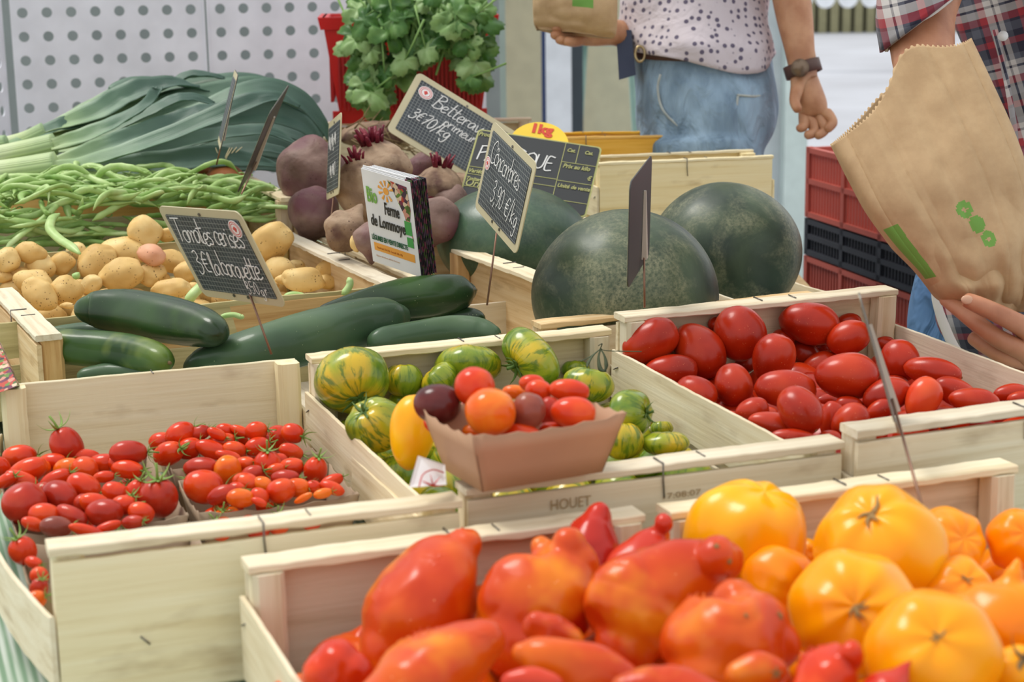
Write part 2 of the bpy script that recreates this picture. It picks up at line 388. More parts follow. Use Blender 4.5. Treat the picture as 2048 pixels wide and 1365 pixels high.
crate('melon', 'wooden crate under the three watermelons behind the plum tomatoes', (.031, 1.785, .868), 24.0, .345, .60, bmat=W_WARM, rmat=W_WARM, He=.12, rail=(True, True), slats=(False, True))
turned('beet', 'wooden crate under the heap of beetroots behind the leaflets', (-.115, 2.085, .862), 24.5, .36, .52, bmat=W_PALE, smat=W_PALE, He=.12)
# empty crates standing on edge or stacked behind the watermelons
P0 = D(1198, 326, 2.68); P1 = D(1546, 313, 2.74)
a = atan2((P1-P0).y, (P1-P0).x)
crate('tan', 'empty tan wooden crate standing right behind the watermelons', P0, math.degrees(a), (P1-P0).length, .10, He=.21, bmat=W_YEL, rmat=W_YEL, smat=W_YEL, gap=0, railT=.004, railw=.012)
P0 = D(1128, 275, 2.90); P1 = D(1336, 271, 2.90)
crate('gold', 'golden thin plywood crate below the glass door', P0-V((.10, 0, 0)), 1.5, (P1-P0).length+.10, .08, He=.20, bmat=W_GOLD, rmat=W_GOLD, smat=W_GOLD, pmat=W_GOLD, gap=0, railT=.004, railw=.008, slat_drop=.004, slat_h=.1, slats=(True, True))
crate('tray', 'low wooden crate under the right hand watermelon', (.275, 2.14, .80), 24, .22, .24, He=.06, slat_drop=.01, slat_h=.03)
crate('leek', 'orange brown wooden crate under the leeks', (-1.05, 2.70, .895), 10, .62, .34, He=.15, bmat=W_GOLD, rmat=W_GOLD, smat=W_GOLD)
def local(key, P): return CR[key][4].inverted() @ P
def inside(key, px, py, z, r, pad=.006, d0=None):
    """point on the pixel's ray at height z, kept between the crate's end boards"""
    t, W, L, He, m = CR[key]; P = onz(px, py, z); mi = m.inverted()
    for k in range(200):
        q = mi @ P
        if q.y+r > L-pad: P = P-ray(px, py)*.004
        elif q.y-r < pad: P = P+ray(px, py)*.004
        else: break
    return P

# ---------------------------------------------------------------- price signs
G = {
 'T': (.62, [[(0, 1), (.6, 1.02)], [(.3, 1), (.24, 0)]]), 'o': (.44, [[(.33, .5), (.12, .46), (.03, .25), (.12, .03), (.32, .04), (.42, .26), (.33, .5), (.2, .47)]]),
 'm': (.62, [[(0, .48), (.03, 0)], [(.03, .25), (.16, .5), (.26, .38), (.26, 0)], [(.26, .25), (.4, .5), (.5, .38), (.5, .05), (.58, 0)]]),
 'n': (.40, [[(0, .48), (.03, 0)], [(.03, .25), (.18, .5), (.29, .36), (.29, .05), (.38, 0)]]),
 'a': (.48, [[(.36, .42), (.2, .5), (.04, .3), (.08, .04), (.24, .06), (.36, .42), (.37, .1), (.46, 0)]]),
 't': (.34, [[(.17, .92), (.13, .15), (.2, 0), (.33, .06)], [(0, .55), (.34, .58)]]),
 'e': (.38, [[(.03, .22), (.26, .28), (.3, .44), (.17, .5), (.04, .3), (.09, .03), (.22, 0), (.37, .1)]]),
 's': (.34, [[(.3, .46), (.14, .5), (.08, .36), (.26, .2), (.22, .02), (.0, .03)]]), 'c': (.38, [[(.35, .42), (.19, .5), (.04, .27), (.12, .02), (.37, .08)]]),
 'r': (.34, [[(.03, .5), (.06, 0)], [(.06, .28), (.17, .47), (.32, .44)]]), 'i': (.16, [[(.05, .48), (.05, .08), (.13, 0)], [(.05, .68), (.075, .73)]]),
 'l': (.22, [[(.05, 0), (.1, .5), (.16, .98), (.06, .92), (.06, .1), (.18, 0)]]), 'b': (.40, [[(.05, 1), (.05, .05)], [(.05, .38), (.2, .5), (.34, .3), (.25, .03), (.05, .06)]]),
 'q': (.42, [[(.34, .42), (.18, .5), (.04, .28), (.1, .04), (.24, .08), (.35, .45), (.33, -.4), (.42, -.3)]]), 'u': (.44, [[(.02, .48), (.04, .1), (.16, .0), (.3, .12), (.34, .48), (.34, .08), (.43, 0)]]),
 'p': (.42, [[(.05, .5), (.04, -.4)], [(.05, .35), (.2, .5), (.36, .3), (.26, .03), (.05, .08)]]), 'v': (.36, [[(0, .5), (.14, 0), (.34, .52)]]),
 'k': (.40, [[(.04, 1), (.04, 0)], [(.32, .55), (.05, .25), (.36, 0)]]), 'g': (.44, [[(.34, .42), (.18, .5), (.04, .28), (.12, .04), (.28, .1), (.34, .45), (.32, -.3), (.14, -.42), (.02, -.25)]]),
 'B': (.56, [[(.08, 1), (.06, 0)], [(-.04, .98), (.3, 1.02), (.42, .78), (.1, .54), (.42, .42), (.46, .12), (.2, -.02), (-.02, .06)]]), 'C': (.60, [[(.5, .82), (.34, 1.0), (.06, .7), (.04, .25), (.22, .0), (.56, .14)]]),
 'P': (.50, [[(.06, 1), (.04, 0)], [(.02, .98), (.35, 1), (.4, .66), (.08, .5)]]), 'A': (.60, [[(0, 0), (.28, 1), (.52, 0)], [(.1, .38), (.46, .38)]]), 'S': (.50, [[(.44, .88), (.2, 1), (.05, .75), (.4, .35), (.3, .02), (0, .1)]]),
 'E': (.50, [[(.42, .98), (.08, .98), (.05, .03), (.44, .02)], [(.08, .52), (.36, .54)]]), 'Q': (.66, [[(.36, 1), (.08, .8), (.05, .2), (.3, 0), (.56, .3), (.52, .8), (.3, 1)], [(.34, .25), (.62, -.12)]]),
 'U': (.60, [[(.04, 1), (.05, .25), (.22, .0), (.44, .2), (.5, 1)]]), '3': (.42, [[(.04, .92), (.25, 1), (.32, .75), (.12, .55), (.36, .4), (.32, .08), (.1, -.05), (0, .1)]]),
 '5': (.42, [[(.36, 1), (.08, .97), (.06, .55), (.3, .6), (.36, .25), (.18, .0), (0, .08)]]), '0': (.44, [[(.2, 1), (.04, .75), (.05, .2), (.2, 0), (.36, .25), (.36, .75), (.2, 1)]]),
 '9': (.42, [[(.34, .8), (.2, 1), (.05, .8), (.12, .52), (.33, .62), (.35, .85), (.3, .3), (.16, 0)]]), '7': (.42, [[(.02, .95), (.36, .98), (.14, 0)], [(.1, .5), (.32, .54)]]),
 ',': (.2, [[(.1, .08), (.04, -.14)]]), '/': (.36, [[(.3, 1.05), (.02, -.15)]]), '€': (.46, [[(.42, .85), (.26, .95), (.08, .6), (.12, .15), (.4, .1)], [(0, .6), (.34, .62)], [(0, .42), (.32, .44)]]),
 '`': (.0, [[(-.34, 1.22), (-.12, 1.12)]]), '^': (.0, [[(-.3, .66), (-.2, .78), (-.1, .66)]]), ' ': (.26, []), '.': (.16, [[(.05, .03), (.08, 0)]]), '~': (.5, [[(0, .3), (.12, .6), (.2, .2), (.3, .6), (.4, .1), (.5, .5)]]),
}
CHALK = plain('chalk_marker', (226, 226, 222), .7)
def handwriting(s, x, z, h, rad=.00065, sp=1.0, slant=.08, drop=0, rnd=None):
    parts = []; cx = 0; rnd = rnd or random.Random(len(s))
    for ch in s:
        wd, st = G[ch]; jz = rnd.uniform(-.05, .05); k = rnd.uniform(.92, 1.08)
        for L in st:
            P = [V((x+(cx+px*k+pz*slant)*h, -.0013, z+(pz*k+jz)*h+drop*cx*h)) for px, pz in L]
            parts.append(tube(catmull(P, 5) if len(P) > 2 else P, rad, 5, .35, upv=(0, 1, 0)))
        cx += (wd+.07)*sp
    return merge(parts)
def slate_mat():
    q = N('slate_grid'); tcn = q.n('TexCoord'); s = q.n('SeparateXYZ'); q.l(tcn.outputs['Object'], s.inputs[0]); m = None
    for ax in 'XZ':
        f = q.math('FRACT', q.math('MULTIPLY', s.outputs[ax], 190)); f = q.math('LESS_THAN', f, .11)
        m = f if m is None else q.math('MAXIMUM', m, f)
    base = q.ramp(q.noise(q.coords(), 25, 4), [(.35, lin((36, 42, 48))), (.7, lin((60, 68, 74)))])
    return q.set(color=q.mix(m, base, lin((132, 136, 132))), rough=.5)
SLATE = slate_mat(); BLACKB = plain('black_board', (34, 38, 40), .5); TAN = plain('sign_frame_card', (196, 186, 150), .5); OLIVE = plain('olive_printed_line', (168, 168, 104), .6)
DARKB = plain('dark_plastic_back', (58, 60, 60), .45); CLIP = plain('pale_plastic_clip', (206, 196, 180), .45); WHITE = plain('white_print', (235, 235, 232), .5)
REDP = plain('red_print', (206, 70, 62), .5); SILV = plain('brushed_metal_back', (120, 116, 110), .3, metal=.75)
def rrect(W, H, r, T, y0=0, seg=6):
    o = []
    for cx, cz, a0 in ((W/2-r, H/2-r, 0), (-W/2+r, H/2-r, pi/2), (-W/2+r, -H/2+r, pi), (W/2-r, -H/2+r, 3*pi/2)):
        for k in range(seg+1): o.append((cx+r*cos(a0+pi/2*k/seg), cz+r*sin(a0+pi/2*k/seg)))
    n = len(o); vs = [(x, y0, z) for x, z in o]+[(x, y0+T, z) for x, z in o]
    fs = [tuple(range(n))[::-1], tuple(range(n, 2*n))]+[(k, (k+1) % n, n+(k+1) % n, n+k) for k in range(n)]
    return vs, fs
def disc(r, T, c=(0, 0, 0), n=28):
    vs = [(c[0]+r*cos(2*pi*k/n), c[1]+y, c[2]+r*sin(2*pi*k/n)) for y in (-T, 0) for k in range(n)]
    return vs, [tuple(range(n))[::-1], tuple(range(n, 2*n))]+[(k, (k+1) % n, n+(k+1) % n, n+k) for k in range(n)]
def signm(px, py, d, X, Z):
    X = V(X).normalized(); Z = V(Z); Z = (Z-X*Z.dot(X)).normalized(); Y = Z.cross(X)
    m = Matrix((X, Y, Z)).transposed().to_4x4(); m.translation = D(px, py, d); return m
def sticker(t, x, z, r):
    s = put('sticker', mesh('sticker', *disc(r, .0004, (x, -.0012, z)), False, WHITE), None, t)
    v = []
    for rr in (.84, .62):
        v.append(tube([(x+r*rr*cos(2*pi*k/24), -.0017, z+r*rr*sin(2*pi*k/24)) for k in range(25)], r*.05, 4, .4, upv=(0, 1, 0)))
    v.append(tube([(x-r*.25, -.0018, z), (x, -.0019, z+r*.1), (x+r*.25, -.0018, z)], r*.16, 6, .3, upv=(0, 1, 0)))
    v.append(tube([(x, -.0018, z-r*.3), (x, -.0019, z), (x, -.0018, z+r*.3)], r*.14, 6, .3, upv=(0, 1, 0)))
    put('sticker_print', mesh('p', *merge(v), False, REDP), None, s)
def sign(label, m, W, H, lines, tip, stick=None, back=None, rivets=((0, .44), (-.08, -.44), (.09, -.44)), foot=(0, -.5), slate=None, spikemat=None, clip=False):
    t = tag(empty('price_sign', m), label, 'sign')
    bd = put('sign_board', mesh('b', *rrect(W, H, .009, .0012), False, back or TAN), None, t)
    if back: put('board_edge', mesh('b', *rrect(W-.001, H-.001, .0085, .0003, -.0003), False, TAN), None, t)
    put('slate_panel', mesh('b', *rrect(W*.885, H*.83, .002, .0005, -.0008), False, slate or SLATE), None, t)
    for i, (s, x, z, h, *r) in enumerate(lines):
        kw = r[0] if r else {}
        v, f = handwriting(s, x*W, z*H, h*H, **kw); put('chalk_writing', mesh('writing', v, f, False, CHALK), None, t)
    if stick: sticker(t, stick[0]*W, stick[1]*H, stick[2])
    for x, z in rivets: put('rivet', mesh('r', *disc(.0017, .0008, (x*W, -.0003, z*H), 12), False, STEEL), None, t)
    mi = m.inverted(); a = V((foot[0]*W, .0028, foot[1]*H+.012)); b = mi @ tip
    v, f = tube([a, a.lerp(b, .5), b], .0011, 8); put('spike', mesh('s', v, f, True, spikemat or RUST), None, t)
    if clip:
        v, f = hexa([(a.x-.005, .0014, a.z-.012), (a.x+.005, .0014, a.z-.012), (a.x+.005, .0065, a.z-.012), (a.x-.005, .0065, a.z-.012),
                     (a.x-.002, .0014, a.z+H*.55), (a.x+.002, .0014, a.z+H*.55), (a.x+.002, .0035, a.z+H*.55), (a.x-.002, .0035, a.z+H*.55)])
        put('clip', mesh('c', v, f, False, CLIP), None, t)
    return t
sign('slate sign reading Tomates cerises 3 € la barquette, above the cherry tomato crate', signm(441, 512, 1.655, (.661, -.748, .062), (-.35, -.234, .907)), .146, .104,
     [('Tomates cerises', -.42, .12, .27, dict(sp=.60, slant=.12, rad=.0008)), ('3 € la barquette', -.36, -.21, .25, dict(sp=.60, slant=.12, rad=.0008)), ('350gr', .14, -.385, .125, dict(rad=.00048, sp=1.15))],
     D(543, 709, 1.645), stick=(.37, .32, .0095), foot=(.1, -.46))
sign('slate sign reading Concombres 3,90 €/kg beside the watermelons', signm(1008.5, 373, 1.92, (.317, -.921, -.228), (.219, -.162, .962)), .147, .105,
     [('Co^ncombres', -.37, .10, .26, dict(sp=.70, slant=.1, rad=.0007)), ('3,90 €/kg', -.2, -.25, .24, dict(sp=.88, slant=.12, drop=-.02, rad=.0007))],
     D(974, 611, 1.93), stick=(-.40, .06, .008), foot=(-.02, -.5))
sign('slate sign reading Betteraves primeur 3€70/kg, tilted behind the beetroots', signm(908, 264, 2.55, (.84, .055, -.54), (.343, .716, .607)), .176, .126,
     [('Betteraves', -.27, .15, .22, dict(sp=.78, slant=.25, rad=.0009)), ('primeur', -.12, -.01, .17, dict(sp=.80, slant=.25, rad=.0008)), ('3€70/kg', -.40, -.16, .18, dict(sp=.85, slant=.3, rad=.0009))],
     D(960, 450, 2.5), stick=(-.36, .27, .0115), foot=(.1, -.48))
sign('thin upright slate sign seen nearly edge on between beetroots and leaflets', signm(667, 315, 2.28, (.212, -.959, .187), (.047, .201, .978)), .146, .104,
     [('~a~e~', -.36, .1, .3), ('~s~o', -.2, -.25, .3)], D(656, 487, 2.28), foot=(0, -.5))
sign('dark backed sign with a pale clip in front of the watermelons', signm(1278.5, 440, 1.70, (-.217, -.974, -.063), (.019, -.069, .997)), .145, .103, [], D(1289, 616, 1.72), back=DARKB, foot=(-.13, -.42), clip=True, rivets=())
sign('metal backed sign with a white clip above the plum tomatoes', signm(1755, 722, 1.31, (-.20, -.96, .20), (-.25, .258, .933)), .147, .105, [], D(1843, 1010, 1.16), back=SILV, foot=(-.13, -.40), clip=True, rivets=())
sign('narrow tall sign seen edge on in front of the leeks', signm(455, 218, 2.4, (.18, -.984, .014), (.268, .063, .961)), .146, .104, [], D(433, 330, 2.42), back=DARKB, foot=(.0, -.42), clip=True, rivets=())
sign('dark slanting sign with a pale clip at the right end of the green beans', signm(526, 277, 2.40, (-.158, -.938, -.308), (.416, -.346, .841)), .100, .138, [], D(483, 388, 2.28), back=DARKB, foot=(-.1, -.40), clip=True, rivets=())

def ftext(name, s, size, mat, m, parent, bold=0, ext=.0002, shear=0, align='LEFT', sx=1):
    cu = bpy.data.curves.new('t', 'FONT'); cu.body = s; cu.size = size; cu.extrude = ext; cu.offset = bold; cu.shear = shear; cu.align_x = align; cu.resolution_u = 3
    o = bpy.data.objects.new('t', cu); COL.objects.link(o); me = baked(o); bpy.data.objects.remove(o)
    me.transform(Matrix.Diagonal((sx, 1, 1, 1))); me.materials.clear(); me.materials.append(mat)
    return put(name, me, m, parent)
XZ = Matrix.Rotation(pi/2, 4, 'X')   # text plane to the x-z plane, facing -y
# the printed melon sign
W_, H_ = .178, .130
t = tag(empty('price_sign', signm(1062, 345, 2.42, (.977, -.158, -.144), (.214, .724, .655))), 'black printed sign reading PASTEQUE with a yellow 1kg disc, behind the watermelons', 'sign')
put('sign_board', mesh('b', *rrect(W_, H_, .006, .0014), False, OLIVE), None, t)
put('black_panel', mesh('b', *rrect(W_*.972, H_*.962, .005, .0005, -.0006), False, BLACKB), None, t)
lv = []
for x0, z0, x1, z1 in ((.22, .5, .22, -.5), (.335, .5, .335, .22), (.22, .22, .5, .22), (.22, -.06, .5, -.06), (-.5, -.05, .22, -.05), (-.5, -.16, .22, -.16), (-.5, -.34, .22, -.34), (.22, -.34, .5, -.34), (-.08, .5, -.08, .5)):
    if (x0, z0) == (x1, z1): continue
    lv.append(box(((x0+x1)/2*W_*.97, -.0009, (z0+z1)/2*H_*.95), (abs(x1-x0)*W_*.97+.0009, .0004, abs(z1-z0)*H_*.95+.0009)))
put('printed_lines', mesh('l', *merge(lv), False, OLIVE), None, t)
for s, x, z, sz in (('Produit', -.485, .40, .0105), ('Cat.', .235, .36, .009), ('Cat.', .375, .36, .009), ('Prix au kilo', .232, .13, .0105), ('€', .44, .0, .011), ('Unité de vente', .226, -.15, .0095),
                    ('Variété', -.485, -.13, .010), ('Traitement', -.485, -.24, .009), ('Origine', -.485, -.32, .018)):
    ftext('printed_caption', s, sz, OLIVE, Matrix.Translation((x*W_, -.0012, z*H_)) @ XZ, t, bold=.00025, shear=.25, sx=.8)
v, f = handwriting('PASTE`QUE', -.45*W_, .06*H_, .027, rad=.0011, sp=.78, slant=.1); put('chalk_writing', mesh('w', v, f, False, CHALK), None, t)
yel = plain('yellow_card', (244, 206, 50), .5)
dd = put('weight_disc', mesh('d', *disc(.042, .001, (.0, .004, .056), 48), False, yel), None, t)
ftext('disc_lettering', '1kg', .023, plain('red_lettering', (206, 62, 30), .5), Matrix.Translation((-.0175, .0024, .0765)) @ XZ, dd, bold=.0012)
v, f = tube([(0, .003, -.02), (0, .003, -.12)], .0014, 8); put('spike', mesh('s', v, f, True, RUST), None, t)

def hitplane(px, py, P0, n):
    q = ray(px, py); return CAM+q*((V(P0)-CAM).dot(n)/q.dot(n))
_t, _W, _L, _H, _m = CR['striped']; _n = (_m.to_3x3() @ V((0, -1, 0))).normalized(); _P = hitplane(1100, 1022, _m @ V((0, -.0012, 0)), _n); _l = _m.inverted() @ _P
ftext('stamped_words', 'HOUET', .0115, STAMP, Matrix.Translation((_l.x, -.0012, _l.z)) @ XZ, _t, sx=.85, ext=.0001)
_P = hitplane(1322, 1000, _m @ V((0, -.0012, 0)), _n); _l = _m.inverted() @ _P
ftext('stamped_words', '17:08:07', .0065, STAMP, Matrix.Translation((_l.x, -.0012, _l.z)) @ XZ, _t, sx=1.5, ext=.0001)
# ---------------------------------------------------------------- produce shapes (unit size: half height 1 unless noted), long axis z, stem end +z
def nz(v, s, seed=0): return noise.noise(V(v)*s+V((seed*7.3, seed*3.1, seed)))
def s_tomato(seed, flat=1, ribs=0, rib=.03, dimple=.12, point=0, wob=.03, ecc=1.0):
    def f(t, p):
        d = V((sin(t)*cos(p), sin(t)*sin(p), cos(t)))
        r = 1+wob*nz(d, 1.3, seed)*2
        if ribs: r *= 1+rib*(cos(ribs*p+seed+.8*nz(d, 1, seed+3))*(sin(t)**.5))*(.55+.45*cos(t))
        r -= dimple*exp(-(t/.42)**2)
        r -= dimple*.25*exp(-((pi-t)/.4)**2)
        q = d*r; q.z *= flat; q.x *= ecc
        if point: q.z -= point*exp(-((pi-t)/.25)**2)
        return q
    return sphere(f, 40 if ribs else 28, 26 if ribs else 18)
def s_egg(seed, a=1.0, b=.70, egg=.08, wob=.02):
    def f(t, p):
        d = V((sin(t)*cos(p), sin(t)*sin(p), cos(t))); r = 1+wob*nz(d, 1.2, seed)*2
        k = 1+egg*cos(t); s = abs(sin(t))**.92
        return V((s*cos(p)*b*k*r, s*sin(p)*b*k*r, cos(t)*a*r-.05*exp(-(t/.25)**2)+.035*exp(-((t-.0)/.1)**2)-.03*exp(-((pi-t)/.12)**2)))
    return sphere(f, 30, 22)
def s_potato(seed, a=1.0, b=.8, c=.74):
    def f(t, p):
        d = V((sin(t)*cos(p), sin(t)*sin(p), cos(t))); r = 1+.20*nz(d, 1.1, seed)+.05*nz(d, 3, seed)
        for k in range(5):
            rr = random.Random(seed*9+k); e = V((rr.gauss(0, 1), rr.gauss(0, 1), rr.gauss(0, 1))).normalized()
            r -= .035*exp(-((d-e).length/.13)**2)
        return V((d.x*b*r, d.y*c*r, d.z*a*r))
    return sphere(f, 30, 22)
def s_beet(seed):
    def f(t, p):
        d = V((sin(t)*cos(p), sin(t)*sin(p), cos(t))); r = 1+.07*nz(d, 1.4, seed)*2+.012*nz(d, 9, seed)
        r += .02*nz((cos(p)*2, sin(p)*2, cos(t)*9), 1.5, seed)*(1 if t < 1 else .3)
        z = d.z*r*.92; q = V((d.x*r, d.y*r, z))
        q.z -= .55*exp(-((pi-t)/.30)**2); q.z += .05*exp(-(t/.3)**2); return q
    return sphere(f, 34, 26)
def calyx(seed, n=5, L=.9, w=.13, curl=.6, stem=.5, dry=False):
    """sepals radiating from the stem end of a fruit of radius 1; origin at the stem end, +z outwards"""
    rnd = random.Random(seed); parts = []
    for k in range(n):
        a = 2*pi*k/n+rnd.uniform(-.25, .25); l = L*rnd.uniform(.75, 1.15); c = curl*rnd.uniform(.3, 1.5); tw = rnd.uniform(-.4, .4)
        P = [V((cos(a+tw*s)*l*s, sin(a+tw*s)*l*s, .06-.22*s*s*(1-c)+c*.55*s**3)) for s in (0, .2, .4, .6, .8, 1)]
        parts.append(tube(P, [w*.6, w, w*.9, w*.7, w*.4, w*.08], 6, .28, upv=(0, 0, 1)))
    b = rnd.uniform(0, 6.28)
    if stem: parts.append(tube([V((0, 0, 0)), V((.03*cos(b), .03*sin(b), stem*.5)), V((.16*cos(b), .16*sin(b), stem))], [.10, .075, .09], 7))
    return merge(parts)
PL = [mesh('plum', *s_egg(i, 1, .70+.05*(i % 3), .05+.05*(i % 2))) for i in range(4)]
CHM = [mesh('cherry', *s_tomato(i, [.98, 1.12, .95, 1.2][i], 0, dimple=.09, wob=.02)) for i in range(4)]
ZBM = [mesh('zebra', *s_tomato(10+i, .80, 6, .035, .22, ecc=1.05+.08*i), mats=T_ZEB) for i in range(3)]
PTM = [mesh('potato', *s_potato(i, 1, .74+.07*(i % 3), .70+.05*(i % 2))) for i in range(5)]
ORM = [mesh('orange', *s_tomato(30+i, .66+.05*(i % 2), 6+i % 3, .034, .17, wob=.045)) for i in range(4)]
BTM = [mesh('beet', *s_beet(i)) for i in range(3)]
CAL = [mesh('calyx', *calyx(i, 5+i % 2), mats=CALYX) for i in range(4)]
CALC = [mesh('calyx', *calyx(20+i, 5, 1.25, .13, 1.0, 1.0), mats=CALY2) for i in range(4)]
SPOT = mesh('spot', *sphere(lambda t, p: V((sin(t)*cos(p), sin(t)*sin(p), cos(t)*.35)), 10, 6), mats=CORK)
_mv = {}
def withmat(me, mat):
    k = (me.name, mat.name)
    if k not in _mv:
        m = me.copy(); m.materials.clear(); m.materials.append(mat); _mv[k] = m
    return _mv[k]
def fruitobj(name, me, mat, P, axis, size, label, cat, group, part=None):
    """size=(rx, ry, rz) in metres baked into a mesh copy so that materials keep real scale"""
    m = me.copy(); m.transform(Matrix.Diagonal((size[0], size[1], size[2], 1)))
    m.materials.clear(); m.materials.append(mat)
    o = put(name, m, frame(P, axis)); tag(o, label, cat, group)
    return o
def top_of(o):   # stem end in local space
    return max((v.co for v in o.data.vertices), key=lambda c: c.z-3*(c.x**2+c.y**2)**.5)
def add_calyx(o, s, i=0, kind=None, sink=.0):
    zt = o.data.vertices[0].co.z
    cme = (kind or CAL)[i % 4]; return put('calyx', cme, Matrix.Translation((0, 0, zt-sink*s)) @ Matrix.Scale(s, 4), o)
def add_scar(o, s, zt=None):
    zt = o.data.vertices[0].co.z if zt is None else zt
    return put('stem_scar', SPOT, Matrix.Translation((0, 0, zt)) @ Matrix.Scale(s, 4), o)
def relax(items, key, it=60, k=.86):
    """items: dicts with px, py, P, r; move each along its own sight line until they stop overlapping"""
    t, W, L, He, m = CR[key]; mi = m.inverted()
    for _ in range(it):
        for i, a in enumerate(items):
            for b in items[i+1:]:
                d = (a['P']-b['P']).length; need = k*(a['r']+b['r'])
                if d < need:
                    da, db = depth(a['P']), depth(b['P']); s = 1 if (da, a['py']*-1) > (db, b['py']*-1) else -1
                    mv = (need-d)*.35
                    for q, sg in ((a, s), (b, -s)):
                        n = q['P']+ray(q['px'], q['py'])*(mv*sg); l = mi @ n
                        if l.y+q['r'] > L-.008 and sg > 0: continue
                        if l.y-q['r'] < .006 and sg < 0: continue
                        if l.z-q['r'] < .014 and sg > 0: continue
                        if l.z > He+.012 and sg < 0: continue
                        dd = depth(n)/depth(q['P']); q['P'] = n; q['r'] *= dd; q['s'] = [x*dd for x in q['s']]
def bands(items, n):
    """sort into n rows from far to near, each left to right, and word their place"""
    Y = sorted(items, key=lambda a: a['py']); rows = []; per = len(Y)/n
    for k in range(n): rows.append(sorted(Y[round(k*per):round((k+1)*per)], key=lambda a: a['px']))
    return rows
ORDN = ['leftmost', 'second from left', 'third from left', 'fourth from left', 'fifth from left', 'sixth from left', 'seventh from left', 'eighth from left', 'ninth from left', 'tenth from left', 'eleventh from left', 'twelfth from left', 'thirteenth from left', 'fourteenth from left', 'fifteenth from left', 'sixteenth from left']
ROWN = {1: ['row'], 2: ['back row', 'front row'], 3: ['back row', 'middle row', 'front row'], 4: ['back row', 'second row', 'third row', 'front row']}

# ---- plum tomatoes: zoom coordinates of crop (1200, 550) at 2.415 px per px
PLUM = [(245, 322, 145, 104, -28, 0, .0), (478, 368, 150, 118, 55, 0, .0), (675, 283, 134, 128, 60, 0, .012), (1012, 235, 146, 104, 10, 0, .018), (1200, 305, 108, 82, -20, 0, .01),
 (1205, 225, 58, 40, 0, 1, -.01), (340, 465, 132, 78, -4, 0, -.01), (467, 570, 106, 80, 30, 2, -.006), (646, 532, 107, 92, 75, 2, -.002), (838, 405, 124, 104, -70, 0, .006),
 (985, 378, 80, 62, 30, 1, -.015), (1062, 445, 100, 70, -25, 1, -.02), (898, 552, 150, 92, 4, 0, .0), (1192, 490, 152, 116, 3, 0, .014), (966, 655, 128, 102, 55, 2, .008),
 (735, 660, 84, 66, -20, 0, -.008), (790, 692, 76, 52, -15, 1, -.014), (842, 728, 126, 64, 14, 0, -.006), (932, 788, 108, 44, 4, 0, -.010), (1118, 700, 92, 60, -80, 1, -.010),
 (1205, 634, 72, 48, 10, 1, -.012), (1208, 704, 98, 78, -35, 1, -.006), (1385, 582, 118, 82, -18, 1, .0), (1348, 655, 70, 48, -30, 1, -.008), (1450, 416, 106, 96, 70, 0, .004),
 (1380, 332, 50, 36, 10, 1, -.01), (1608, 470, 140, 72, 12, 3, .0), (1560, 600, 112, 84, -62, 4, .0), (1716, 566, 110, 66, 24, 1, -.008), (1808, 612, 122, 66, 8, 0, -.004),
 (1985, 574, 86, 48, -6, 1, -.01), (2042, 602, 74, 42, 0, 0, -.012), (702, 432, 56, 44, -20, 1, -.02), (1428, 514, 58, 30, 5, 1, -.015), (620, 700, 60, 44, 0, 1, -.02),
 (540, 630, 56, 50, 30, 1, -.024), (1110, 790, 56, 40, 0, 1, -.012), (1095, 610, 60, 34, 0, 1, -.024), (690, 724, 66, 34, 20, 1, -.02), (1060, 350, 70, 50, 0, 1, -.03), (880, 320, 60, 60, 0, 1, -.04), (560, 240, 40, 40, 0, 1, -.04), (1300, 760, 90, 60, 20, 1, -.02), (1500, 760, 90, 60, -20, 1, -.02), (1700, 700, 90, 60, 20, 1, -.02)]
for _k in range(16): PLUM.append((330+_k % 8*190+(_k//8)*70, 560+(_k % 4)*40+(_k//8)*60, 105, 84, (_k*47) % 180-90, 1, -.040))
items = []
for k, (x, y, a, b, ang, st, dz) in enumerate(PLUM):
    px, py = 1200+x/2.415, 550+y/2.415; a /= 2.415; b /= 2.415
    P = inside('plum', px, py, .853+dz, b*1.65/F); d = depth(P)
    items.append(dict(px=px, py=py, P=P, r=sqrt(a*b)*d/F, s=[b*d/F, b*d/F, a*d/F], ang=ang, st=st, k=k))
relax(items, 'plum')
PLN = {0: 'red plum tomato leaning in the back left corner of its crate', 2: 'large round red plum tomato against the back board, left of centre', 3: 'red plum tomato lying highest against the back board, right of centre',
       13: 'biggest red plum tomato with a small dark leaf stuck on it', 26: 'dark red plum tomato with a round pale stem scar facing left, by the right side', 27: 'orange red pear shaped plum tomato just right of the metal backed sign',
       14: 'glossy red plum tomato with a pale scar at its lower right end, centre front', 7: 'scuffed red plum tomato with a scar, by the left side slat', 8: 'scuffed upright red plum tomato with a scar and a dent, left of centre'}
rows = bands([q for q in items if q['k'] not in PLN], 4)
for ri_, row in enumerate(rows):
    for j, q in enumerate(row): PLN[q['k']] = 'red plum tomato in the %s of the plum crate, %s' % (ROWN[4][ri_], ORDN[j])
